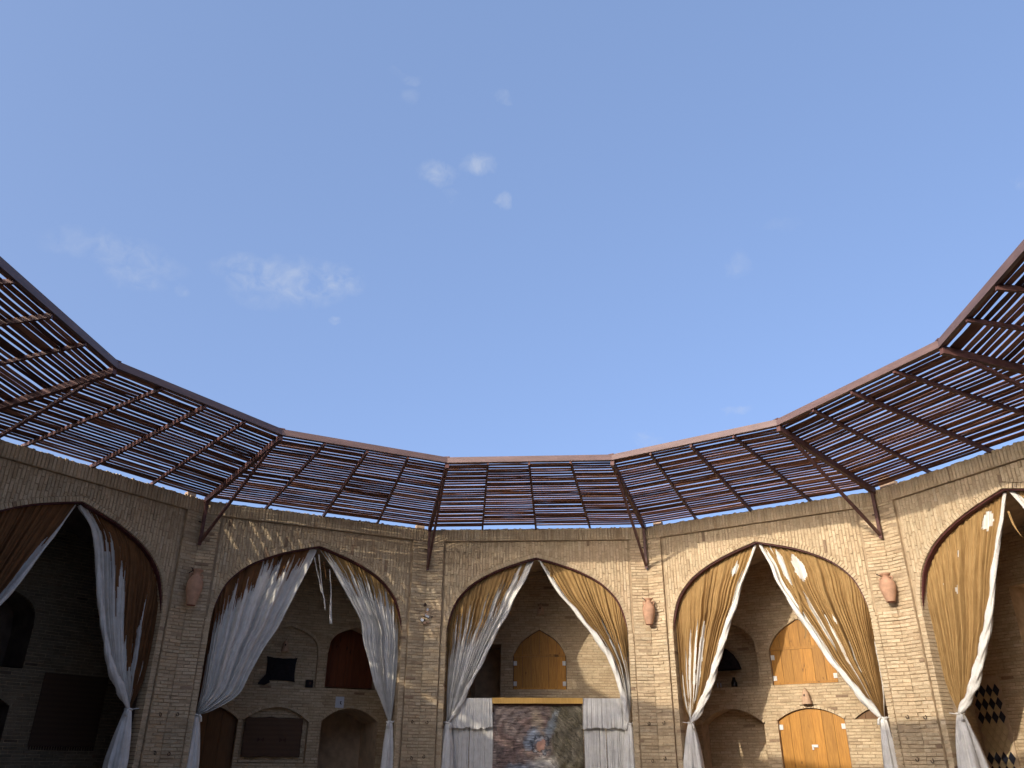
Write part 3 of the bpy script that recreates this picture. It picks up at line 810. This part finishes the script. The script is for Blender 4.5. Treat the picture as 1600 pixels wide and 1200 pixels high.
# ------------------------------------------------------------------ curtains
def vnoise(seed):
    r = random.Random(seed); tb = [r.random() for _ in range(512)]
    def f(x):
        i = math.floor(x); t = x - i; t = t*t*(3-2*t); return tb[i % 512]*(1-t) + tb[(i+1) % 512]*t
    return f
def polyline(pts):
    P = [Vector(p) for p in dense(pts, 6)]; cum = [0]
    for a, c in zip(P, P[1:]): cum.append(cum[-1]+(c-a).length)
    T = cum[-1]
    def at(t):
        s = min(max(t, 0), 1)*T
        for i in range(len(P)-1):
            if cum[i+1] >= s: return P[i].lerp(P[i+1], (s-cum[i])/max(1e-9, cum[i+1]-cum[i]))
        return P[-1].copy()
    return at
def interp(tab, u):
    if u <= tab[0][0]: return tab[0][1]
    for (a, x), (c, y) in zip(tab, tab[1:]):
        if u <= c: return x + (y-x)*(u-a)/(c-a)
    return tab[-1][1]
CY = .235
def curtain(k, side, inner, label, edge, cloth_m, amp=.12, holes=(), seed=1, roll=None, folds=22, tail=None, zstart=4.25, depth=1.55, outer_in=.0, streakf=70, bulge=0):
    loc, rz = bay_xf(k); e = empty('curtain', loc, rz); tag(e, label, 'curtain', 'curtains tied back in the arches')
    s = side; kn = inner[-1]
    E1b = polyline(inner); wz = vnoise(seed+300)
    def E1(t): p = E1b(t); return Vector((p.x + .05*(wz(t*9)-.5)*min(1, t*8)*min(1, (1-t)*8), p.y))
    topc = [(s*(x-.012), z-.012) for x, z in AD if z >= zstart] ; topc[-1] = (inner[0][0], inner[0][1]); T = polyline(topc[::2] + ([topc[-1]] if (len(topc)-1) % 2 else []))
    o0 = topc[0]; ox = s*(1.985 - outer_in)
    E0 = polyline([o0, (ox, (o0[1]+kn[1])/2 + .3), (ox - s*.005, kn[1]+.5), (kn[0]+s*.045, kn[1]+.02)])
    nz1, nz2, nz3 = vnoise(seed), vnoise(seed+100), vnoise(seed+200)
    kb0 = Vector((kn[0]+s*.045, kn[1]+.02)); kb1 = Vector(kn)
    def P(u, v):
        lu = E0(v).lerp(E1(v), u); lv = T(u).lerp(kb0.lerp(kb1, u), v)
        c00, c10 = Vector(o0), Vector(inner[0]); cc = c00.lerp(c10, u).lerp(kb0.lerp(kb1, u), v)
        return lu + lv - cc
    def fold(u, v):
        w = u + .012*sin(9*v + seed)*v
        a = .55*sin(2*pi*(folds*w + 1.6*nz1(w*9))) + 1.5*(nz1(w*folds*1.7 + 50) - .5); c2 = 2.2*(nz2(w*folds*4.3) - .5)
        A = (.014 + .050*min(1, v*2.5)) * (1 - .62*v) * depth * (.45 + .9*nz3(w*11 + v*1.2))
        return A*(a + .45*c2)
    def sheet(name, nu, nv, off, m, keep=None, par=e):
        vs, fs, uv = [], [], []
        for j in range(nv+1):
            for i in range(nu+1):
                u, v = i/nu, j/nv; p = P(u, v); y = CY - fold(u, v) - off - bulge*sin(pi*v)*sin(pi*min(1, u*1.1))
                vs.append((p.x, y, p.y)); uv.append((u, v))
        for j in range(nv):
            for i in range(nu):
                if keep is None or keep((i+.5)/nu, (j+.5)/nv):
                    a = j*(nu+1)+i; fs.append((a, a+1, a+nu+2, a+nu+1) if s < 0 else (a+nu+1, a+nu+2, a+1, a))
        return mesh_obj(name, vs, fs, m, par, uvs=uv, smooth=True)
    st1, st2, st3 = vnoise(seed+31), vnoise(seed+32), vnoise(seed+33)
    def keep(u, v):
        lim = interp(edge, u) + amp*((st1(u*streakf)-.5)*1.5 + (st2(u*streakf*2.7)-.5)*.8)
        if v > lim: return False
        for (u0, u1, v0, v1) in holes:
            w = (v-v0)/max(1e-6, v1-v0)
            if 0 < w < 1:
                m = (u0+u1)/2; h = (u1-u0)/2*min(1, 3.2*min(w*.8+.02, 1.02-w)) * (.75+.5*st3(v*34+u0*9))
                if abs(u-m) < h: return False
        if st3(u*60+7)*st1(u*23+v*5+40) > .80 and .02 < st2(v*7+u*31) - .86: return False
        return True
    sheet('lining', 190, 46, 0, M['white_cloth'])
    sheet('outer_cloth', 260, 84, .014, M[cloth_m], keep)
    if roll:
        r0, r1 = roll[0]*.9, roll[1]*.85; b = MB(); nn = 64
        pts = [(E1(i/nn).x, CY - .035 - .03*(i/nn), E1(i/nn).y) for i in range(nn+1)]
        b.tube(pts, lambda t: (r0+(r1-r0)*t if t < .93 else r1*(1-(t-.93)*9)) * (.72+.56*nz2(t*11)), 28, flute=lambda t, th: 1 + .20*cos(3*th + 34*t*t + 8*t) + .10*cos(7*th+52*t+2*nz1(t*9)) + .08*cos(11*th-30*t))
        b.build('rolled_edge', M['white_cloth'], e, smooth=True)
        me = e.children[-1].data; ul = me.uv_layers.new(name='uv')
        for lp in me.loops: co = me.vertices[lp.vertex_index].co; ul.data[lp.index].uv = (co.x*.4+co.z*.25, co.z*.2)
    # tie and tail
    b = MB(); kx, kz = kn[0]+s*.02, kn[1]
    b.tube([(kx + .062*cos(t), CY-.02 + .062*sin(t), kz + .008*sin(2*t)) for t in [2*pi*i/20 for i in range(21)]], .018, 8, cap=False)
    b.tube([(kx+s*.05, CY-.03, kz), (s*2.01, CY-.05, kz+.02)], .008, 6)
    b.tube([(kx-s*.03, CY-.085, kz+.01), (kx-s*.07, CY-.10, kz-.03), (kx-s*.08, CY-.10, kz-.12)], lambda t: .012+.016*t, 8)
    b.build('tie', M['white_cloth'], e, smooth=True)
    if tail is not None:
        tx, w = tail; b = MB(); nn = 24; fl = vnoise(seed+60)
        pts = [(kx + (tx-kx)*(i/nn)**.8, CY-.02, kz - (kz-.84)*i/nn) for i in range(nn+1)]
        b.tube(pts, lambda t: .055 + (w-.055)*min(1, t*1.9)**.75, 48, flute=lambda t, th: (1 + min(1, t*3+.2)*(.17*cos(7*th+1.5*t+seed)+.10*cos(13*th-2*t)+.12*(fl(th*3)-.5))) * (1 if True else 0))
        o = b.build('tail', M['white_cloth'], e, smooth=True)
    for o in e.children:
        if not o.data.uv_layers:
            me = o.data; ul = me.uv_layers.new(name='uv')
            for lp in me.loops: co = me.vertices[lp.vertex_index].co; ul.data[lp.index].uv = (co.x*.5+co.y*.4, co.z*.12)
    return e

# u: 0 at the jamb, 1 at the inner edge;  edge: how far down the coloured cloth still covers the white lining
c2l = curtain(-1, -1, [(-.02, 5.84), (-.29, 5.03), (-.70, 4.07), (-1.05, 3.30), (-1.24, 2.82), (-1.66, 2.52), (-1.94, 2.42)],
        'white curtain with a brown torn top, billowing on the left of the dappled arch', [(0, 1.1), (.05, 1.0), (.09, .62), (.14, .30), (.4, .17), (.62, .10), (.8, .12), (.9, .04), (1, .0)], 'ochre_cloth_shaded', amp=.13, seed=11, folds=9, tail=(-1.95, .15), depth=2.3, bulge=.10)
c2r = curtain(-1, 1, [(.06, 5.85), (.60, 5.18), (1.06, 4.47), (1.30, 3.75), (1.58, 2.99), (1.90, 2.40)],
        'grey-white curtain with fine slanting folds on the right of the dappled arch', [(0, .26), (.08, .16), (.3, .12), (.6, .12), (.85, .16), (.95, .1), (1, .02)], 'ochre_cloth', amp=.16, seed=12, folds=24, tail=(1.93, .12), depth=1.3)
curtain(0, -1, [(-.07, 5.86), (-.70, 4.65), (-1.25, 3.56), (-1.62, 2.84), (-1.90, 2.40)],
        'curtain of streaked ochre over white on the left of the centre arch', [(0, 1.1), (.07, 1.0), (.11, .45), (.2, .36), (.6, .33), (.78, .30), (.88, .12), (1, .0)], 'ochre_cloth', amp=.26, seed=13, folds=20, roll=(.02, .05), tail=(-1.93, .15))
curtain(0, 1, [(.07, 5.86), (.60, 5.06), (1.42, 4.02), (1.74, 3.30), (1.92, 2.40)],
        'ochre curtain with a thick white rolled edge on the right of the centre arch', [(0, .33), (.1, .42), (.2, .58), (.35, .62), (.55, .66), (.8, .8), (.94, .9), (.97, .1), (1, 0)], 'ochre_cloth', amp=.12, seed=14, folds=22, roll=(.028, .075), tail=(1.93, .15), holes=((.58, .66, .33, .8), (.80, .86, .42, .9), (.42, .46, .4, .75)))
curtain(1, -1, [(-.05, 5.87), (-.67, 4.60), (-1.23, 3.36), (-1.58, 2.68), (-1.82, 2.40)],
        'ochre curtain with white slits, left side of the arch with yellow doors', [(0, 1.1), (.12, 1.05), (.2, .8), (.5, 1.0), (.7, 1.0), (.9, .9), (.96, .2), (1, 0)], 'ochre_cloth', amp=.10, seed=15, folds=24, roll=(.022, .085), tail=(-1.88, .19),
        holes=((.36, .43, .33, 1.0), (.47, .55, .31, 1.0), (.60, .66, .31, .95), (.28, .31, .42, .9), (.84, .90, .06, .16), (.10, .18, .50, 1.0)))
curtain(1, 1, [(.05, 5.86), (.53, 4.62), (1.06, 3.60), (1.53, 2.89), (1.86, 2.42)],
        'wide ochre curtain, torn near the peak, right side of the arch with yellow doors', [(0, .28), (.07, .33), (.095, 1.05), (.3, 1.05), (.6, 1.0), (.84, .98), (.93, .9), (.95, .3), (.965, .1), (1, .0)], 'ochre_cloth', amp=.06, seed=16, folds=26, roll=(.025, .072), tail=(1.9, .13),
        holes=((.72, .82, .03, .20), (.86, .93, .02, .24), (.70, .74, .30, .92), (.60, .63, .38, .44), (.55, .58, .52, .98), (.80, .84, .26, .62)))
curtain(2, -1, [(-.06, 5.87), (-.45, 4.95), (-.95, 3.75), (-1.42, 2.87), (-1.80, 2.44)],
        'large plain ochre curtain with twisted white edge at the right edge of the picture', [(0, 1.1), (.86, 1.1), (.94, .95), (.965, .2), (1, .02)], 'ochre_cloth', amp=.05, seed=17, folds=24, roll=(.03, .09), tail=(-1.78, .21), holes=((.82, .92, .03, .13), (.6, .63, .12, .17), (.40, .42, .22, .25), (.55, .57, .30, .35)))
curtain(2, 1, [(.05, 5.86), (.40, 5.20), (.95, 4.10), (1.5, 3.0), (1.86, 2.44)],
        'curtain whose torn white tip shows right of the arch peak at the right edge', [(0, 1.05), (.85, 1.0), (.93, .8), (.96, .02), (1, 0)], 'ochre_cloth', amp=.08, seed=18, folds=22, roll=(.03, .07), tail=(1.9, .15), holes=((.84, .92, .02, .2),))
curtain(-2, 1, [(.03, 5.86), (.45, 5.34), (.90, 4.02), (1.29, 3.17), (1.80, 2.47)],
        'brown curtain torn into long white streaks on the right of the black arch', [(0, 1.1), (.3, 1.0), (.45, .62), (.55, .5), (.68, .34), (.84, .16), (.93, .02), (1, 0)], 'ochre_cloth_shaded', amp=.30, seed=19, folds=20, roll=(.03, .07), tail=(1.78, .17), streakf=38, holes=((.12, .17, .45, 1.0), (.34, .40, .25, .9), (.24, .27, .5, .8)))
curtain(-2, -1, [(-.04, 5.85), (-.47, 4.80), (-.87, 3.92), (-1.4, 3.0), (-1.82, 2.45)],
        'dark brown curtain with a narrow white edge at the left edge of the picture', [(0, 1.1), (.9, 1.05), (.95, .3), (.97, .25), (1, .2)], 'ochre_cloth_shaded', amp=.06, seed=20, folds=22, roll=(.012, .07), tail=(-1.85, .16))
# torn ribbons hanging from the peak of the dappled arch
def ribbon(par, pts, w0, w1, m):
    b = MB(); n = len(pts)
    for i, (x, z) in enumerate(pts):
        t = i/(n-1); w = w0+(w1-w0)*t; a = .6*sin(5*t)
        b.v += [(x - w*cos(a), CY-.03 - w*sin(a), z), (x + w*cos(a), CY-.03 + w*sin(a), z)]
    for i in range(n-1): b.f.append((2*i, 2*i+1, 2*i+3, 2*i+2))
    o = b.build('torn_strip', m, par, smooth=True); md = o.modifiers.new('t', 'SOLIDIFY'); md.thickness = .004
    me = o.data; ul = me.uv_layers.new(name='uv')
    for lp in me.loops: co = me.vertices[lp.vertex_index].co; ul.data[lp.index].uv = (co.x, co.z*.1)
ribbon(c2l, dense([(-.06, 5.68), (.02, 5.42), (.12, 5.15), (.18, 4.92)], 5), .014, .012, M['white_cloth'])
ribbon(c2l, dense([(.03, 5.75), (.10, 5.42), (.19, 5.0), (.26, 4.78), (.30, 4.58)], 5), .014, .012, M['white_cloth'])
ribbon(c2r, dense([(.30, 5.45), (.38, 5.0), (.42, 4.55), (.45, 4.3)], 5), .010, .032, M['white_cloth'])
ribbon(c2r, dense([(.15, 5.60), (.22, 5.36), (.25, 5.2)], 5), .012, .006, M['ochre_cloth_shaded'])
ch = [o for o in bpy.data.objects if o.name.startswith('curtain') and 'label' in o]
for o in ch:
    lb = o['label']
    if lb.startswith('wide ochre'): ribbon(o, dense([(.52, 5.55), (.60, 5.15), (.66, 4.85), (.70, 4.55), (.69, 4.2), (.74, 4.05), (.70, 3.9)], 5), .04, .02, M['ochre_cloth'])
    if lb.startswith('large plain'): ribbon(o, dense([(-.09, 5.55), (-.06, 5.3), (.02, 5.08)], 5), .02, .01, M['ochre_cloth'])
    if lb.startswith('ochre curtain with a thick'): ribbon(o, dense([(.30, 5.75), (.33, 5.55), (.32, 5.36)], 5), .03, .012, M['ochre_cloth'])

# ------------------------------------------------------------------ things in the centre bay
def local_thing(name, k, label, cat, group=None):
    loc, rz = bay_xf(k); e = empty(name, loc, rz); return tag(e, label, cat, group)
def drape_sheet(name, par, x0, x1, z0, z1, y, nf, A, seed, ragged=0, flare=0, m='white_cloth'):
    nz = vnoise(seed); nu, nv = 110, 14; vs, fs, uv = [], [], []
    for j in range(nv+1):
        for i in range(nu+1):
            u, v = i/nu, j/nv; x = x0+(x1-x0)*u + flare*(u-.5)*v
            z = z1+(z0-z1)*v + (ragged*(nz(u*16)-.5)*v)
            yy = y - A*(.35+.65*v)*(sin(2*pi*(nf*u+1.3*nz(u*7)))*.7+.5*sin(2*pi*(nf*2.3*u+nz(u*12)))) - .02*nz(u*5+3)*v
            vs.append((x, yy, z)); uv.append((u*.6, v*.3))
    for j in range(nv):
        for i in range(nu): a = j*(nu+1)+i; fs.append((a+nu+1, a+nu+2, a+1, a))
    return mesh_obj(name, vs, fs, M[m], par, uvs=uv, smooth=True)
t = local_thing('canvas_panel', 0, 'crinkled painted canvas in grey, brown and blue below the yellow board', 'painting')
vs, fs = [], []; nu, nv = 90, 70; nzc = vnoise(77)
for j in range(nv+1):
    for i in range(nu+1):
        x = -.955+1.91*i/nu; z = .83 + (2.83-.83)*j/nv; rr = sqrt((x-.07)**2+(z-1.98)**2)
        vs.append((x, .30 + .012*sin(rr*38+3*nzc(x*4+z*3)) + .02*nzc(x*5+z*7), z))
for j in range(nv):
    for i in range(nu): a = j*(nu+1)+i; fs.append((a, a+1, a+nu+2, a+nu+1))
mesh_obj('canvas', vs, fs, M['canvas'], t, smooth=True)
b = MB()
for x in (-.93, .93): b.box(x-.03, x+.03, .34, .39, .8, 2.84)
b.build('stretcher', M['dark_wood'], t)
t = local_thing('wooden_board', 0, 'yellow planed wooden board across the top of the painted canvas', 'board')
b = MB(); b.box(-.97, .975, .20, .36, 2.79, 2.905); b.build('board', M['beam'], t)
b = MB(); b.box(-.95, .955, .262, .34, 2.755, 2.788); b.build('batten', M['dark_wood'], t)
for s, lab in ((-1, 'short white ruffled valance left of the painted canvas'), (1, 'wide white ruffled valance right of the painted canvas')):
    t = local_thing('valance', 0, lab, 'valance', 'valances beside the painted canvas'); a, c = sorted((s*.98, s*1.93))
    drape_sheet('ruffle', t, a, c, 2.30, 2.90, .24, 9 if s > 0 else 8, .022, 91+s, ragged=.06, flare=.05)
    b = MB(); b.tube([(a-.02, .27, 2.885), (c+.06, .27, 2.885)], .014, 8); b.build('rod', M['dark_wood'], t)
    for i, (p, q) in enumerate(((a, a+.46), (a+.475, c+.04))):
        t = local_thing('drape', 0, 'straight white drape %s the painted canvas, %s of two' % ('left of' if s < 0 else 'right of', 'nearer' if (i == 0) == (s > 0) else 'farther'), 'drape', 'drapes hanging below the valances')
        drape_sheet('panel', t, p, q, .84, 2.62, .33, 5, .024, 95+s*3+i)

# ------------------------------------------------------------------ clay jars at the corners
def jar(c, zb, h, rad, label, tilt, m='terracotta'):
    a = c*STEP; rr = R - .045 - rad
    e = empty('clay_jar', (rr*sin(a), rr*cos(a), zb), -a); tag(e, label, 'jar', 'clay jars on the corner piers'); e.rotation_euler = (0, tilt, -a)
    pr = [(0, 0), (.50, 0), (.54, .015), (.66, .12), (.84, .30), (.98, .48), (1.0, .58), (.93, .68), (.72, .77), (.48, .83), (.40, .87), (.42, .91), (.58, .955), (.70, .985), (.70, 1.0), (.58, .99), (.34, .93), (.30, .88)]
    b = MB(); b.lathe([(r*rad, z*h) for r, z in pr], 32); b.build('body', M[m], e, smooth=True)
    b = MB(); b.lathe([(.0, -.002), (.47*rad, -.002), (.51*rad, -.001), (.55*rad, .012*h)], 32); b.build('foot', M['terracotta_dark'], e, smooth=True)
    for s in (-1, 1):
        b = MB(); b.tube([(s*rad*(.40+.0), 0, h*.86), (s*rad*.72, 0, h*.885), (s*rad*.86, 0, h*.85), (s*rad*.82, 0, h*.79), (s*rad*.66, 0, h*.765)], .014, 8); b.build('handle', M[m], e, smooth=True)
    b = MB(); b.tube([(-rad*.6, rad+.12, h*.93), (-rad*.6, -rad*.2, h*.96), (-rad*.95, -rad*.4, h*1.02)], .010, 6); b.build('hanging_peg', M['iron'], e)
jar(-1.5, 4.38, .70, .155, 'large shaded terracotta jar on the pier between the black arch and the dappled arch', .02)
jar(.5, 4.36, .56, .135, 'small sunlit clay jar with flared rim on the pier right of the centre arch', .03)
jar(1.5, 4.38, .52, .145, 'pale clay jar on the sunlit pier between the yellow-door arch and the right-edge arch', -.03)
# broken remains of a jar at the corner left of the centre arch
a = -.5*STEP; e = empty('broken_jar', ((R-.06)*sin(a), (R-.06)*cos(a), 4.42), -a); tag(e, 'broken plaster remains of a jar on the pier left of the centre arch', 'remnant')
r3 = random.Random(5)
for i in range(16):
    b = MB(); cx, cz, sz = r3.gauss(0, .055), .17 + r3.gauss(0, .085), r3.uniform(.016, .045)
    n = 6; ring = [(cx + sz*r3.uniform(.5, 1.2)*cos(2*pi*j/n), cz + sz*r3.uniform(.5, 1.3)*sin(2*pi*j/n)) for j in range(n)]
    b.prism(ring, -.02 - r3.uniform(0, .03), .07); b.build('shard', M[r3.choice(['paper', 'plaster', 'iron', 'clay_pale'])], e)

# ------------------------------------------------------------------ clay lamps, cloths and small things on the back walls
def lamp(k, x, z, h, label, y=YB):
    e = local_thing('clay_lamp', k, label, 'wall lamp', 'clay lamps on the back walls'); w = h*.33
    b = MB(); b.lathe([(w, 0), (w*1.02, h*.05), (w*.80, h*.45), (w*.55, h*.75), (w*.28, h*.93), (0, h)], 20, (x, y-w*.75, z)); b.lathe([(w, 0), (w*.9, .012), (.0, .012)], 20, (x, y-w*.75, z)); b.build('shade', M['clay_pale'], e, smooth=True)
    b = MB(); b.prism([(x-.012-.018, z+h*.50), (x-.03+.03, z+h*.46), (x-.0, z+h*.62), (x-.02, z+h*.64)], y-w*.75-w*.80, y-w*.75); b.build('vent', M['black_cloth'], e)
    b = MB(); b.tube([(x, y+.02, z+h*.9), (x, y-w*.75, z+h*1.0), (x, y-w*.75, z+h*1.04)], .008, 6); b.build('bracket', M['iron'], e)
lamp(0, .02, 4.97, .27, 'small clay lamp high above the arched shutter in the centre bay')
lamp(-1, -.05, 3.92, .26, 'small clay lamp above the black cushion in the dappled bay', y=YB+.09)
lamp(1, .03, 2.82, .32, 'cone-shaped clay lamp between the upper and lower yellow doors')
e = local_thing('hanging_cloth', -1, 'square black cushion cloth hung in the middle niche of the dappled bay', 'cloth')
vs, fs = [], []; nn = 14; nzk = vnoise(8)
for sgn in (0, 1):
    for j in range(nn+1):
        for i in range(nn+1):
            u, v = i/nn, j/nn; pin = .035*sin(pi*u)*(1 if v < .02 or v > .98 else .0)
            x = -.40+.64*u + .05*(1-v)*(.5-u)*0; z = 3.30+.47*v + (.03*(abs(u-.5)*2)**3)*(1 if v > .5 else -1)*abs(v-.5)*2 + .012*nzk(u*8)*v
            bul = .055*sin(pi*u)**.6*sin(pi*v)**.6
            vs.append((x + .03*(abs(v-.5)*2)**3*(u-.5)*2, YB+.055 - (bul if sgn == 0 else -.01), z))
for sgn in (0, 1):
    for j in range(nn):
        for i in range(nn): q = sgn*(nn+1)**2 + j*(nn+1)+i; fs.append((q, q+1, q+nn+2, q+nn+1))
mesh_obj('cushion', vs, fs, M['black_cloth'], e, smooth=True)
b = MB(); b.prism([(-.42, 3.40), (-.36, 3.34), (-.30, 3.24), (-.40, 3.19), (-.56, 3.20), (-.50, 3.30)], YB-.01, YB+.05); b.build('loose_corner', M['black_cloth'], e)
e = local_thing('small_box', -1, 'small black box standing in the right corner of the middle niche', 'box')
b = MB(); b.box(.515, .665, YB-.05, YB+.07, 3.17, 3.33); b.build('case', M['black_cloth'], e); b = MB(); b.box(.57, .62, YB-.056, YB-.049, 3.23, 3.29); b.build('label_plate', M['dark_wood'], e)
e = local_thing('wall_rug', -1, 'brown woven rug hung in the low middle niche of the dappled bay', 'rug')
vs, fs = [], []; nn = 24
for j in range(nn+1):
    for i in range(nn+1):
        u, v = i/nn, j/nn; vs.append((-.72+1.27*u + .01*nzk(v*9), YB+.07 - .03*nzk(u*6+v*3), 1.70+.80*v + .03*nzk(u*7+3)))
for j in range(nn):
    for i in range(nn): q = j*(nn+1)+i; fs.append((q, q+1, q+nn+2, q+nn+1))
o = mesh_obj('weave', vs, fs, M['kilim'], e, smooth=True); md = o.modifiers.new('t', 'SOLIDIFY'); md.thickness = .012
for x in (-.34, .14):
    b = MB()
    for (dx, dz) in ((-.07, 0), (.07, 0)): b.prism([(x, 2.06), (x+dx, 2.06-.05), (x+dx, 2.06+.05)][::1 if dx > 0 else -1], YB+.027, YB+.04)
    b.build('motif', M['dark_wood'], e)
e = local_thing('paper_notice', -1, 'small white paper notice above the dark low doorway', 'notice')
b = MB(); b.box(1.235, 1.435, YB-.014, YB-.010, 2.76, 3.0); b.build('sheet', M['paper'], e)
b = MB(); b.prism([(1.34, 2.90), (1.385, 2.905), (1.36, 2.87), (1.39, 2.83), (1.345, 2.84)], YB-.017, YB-.0145); b.build('mark', M['ink'], e)
# things in the left niche of the yellow-door bay
e = local_thing('black_hat', 1, 'black tent-shaped felt hat hung in the upper left niche of the yellow-door bay', 'hat')
b = MB(); b.lathe([(.44, 0), (.43, .02), (.38, .16), (.28, .32), (.15, .44), (.05, .48), (0, .485)], 24, (-1.86, YB+.24, 3.64), squash=.4); b.build('felt', M['black_cloth'], e, smooth=True)
b = MB(); b.tube([(-1.86, YB+.3, 4.12), (-1.86, YB+.46, 4.14)], .01, 6); b.build('peg', M['iron'], e)
e = local_thing('bottle', 1, 'dark bottle on the sill of the upper left niche', 'bottle')
b = MB(); b.lathe([(0, 0), (.07, 0), (.072, .02), (.068, .12), (.045, .17), (.03, .2), (.034, .23), (0, .23)], 20, (-1.6, YB+.14, 3.225)); b.build('glass', M['glass_dark'], e, smooth=True)
for dx in (0, .075):
    e = local_thing('candle', 1, 'thin pale candle on the niche sill, %s the dark bottle' % ('farther from' if dx == 0 else 'closer to'), 'candle', 'candles on the niche sill')
    b = MB(); b.tube([(-1.98+dx, YB+.1, 3.222), (-1.985+dx, YB+.1, 3.34)], .014, 10); b.build('wax', M['paper'], e); b = MB(); b.tube([(-1.985+dx, YB+.1, 3.34), (-1.984+dx, YB+.1, 3.36)], .003, 5); b.build('wick', M['ink'], e)
# dark rug in the left bay
e = local_thing('wall_rug', -2, 'dark rug on the back wall of the black left arch', 'rug')
b = MB(); b.box(1.2, 2.5, YB-.035, YB-.015, 1.85, 3.15); b.build('weave', M['kilim'], e)
b = MB()
for i in range(26): x = 1.22+i*.05; b.box(x, x+.02, YB-.03, YB-.02, 1.79, 1.85)
b.build('fringe', M['dark_wood'], e)
# tile panel in the right bay
e = local_thing('tile_panel', 2, 'panel of dark and ochre diamond tiles inside the arch at the right edge', 'tile panel')
TX0, TX1, TZ0, TZ1 = -2.95, -2.38, .95, 3.17
b = MB(); b.box(TX0, TX1, YB-.022, YB-.010, TZ0, TZ1); b.build('bed', M['plaster'], e)
nw = 4; dx = (TX1-TX0)/nw; dz = .235; rows = int((TZ1-TZ0)/dz)
meshes = {}
for kind in ('tile_blue', 'tile_cream'):
    b = MB(); hx, hz = dx/2-.005, dz/2-.008; b.prism([(0, -hz), (hx, 0), (0, hz), (-hx, 0)], -.012, .002); me = bpy.data.meshes.new('tile'); me.from_pydata(b.v, [], b.f); me.materials.append(M[kind]); meshes[kind] = me
for j in range(rows*2-1):
    z = TZ0 + dz/2*(j+1)
    for i in range(nw - (j % 2)):
        x = TX0 + dx/2 + i*dx + (dx/2 if j % 2 else 0)
        gap = abs(z-2.12) < .16
        inst('tile', meshes['tile_blue' if (j % 2 == 0 and not gap) else 'tile_cream'], e, Matrix.Translation((x, YB-.024, z)))
fr = MB()
for (x0, x1, z0, z1) in ((TX0-.03, TX0-.002, TZ0, TZ1), (TX1+.002, TX1+.03, TZ0, TZ1), (TX0-.03, TX1+.03, TZ1+.002, TZ1+.03)): fr.box(x0, x1, YB-.035, YB-.005, z0, z1)
fr.build('frame', M['plaster'], e)
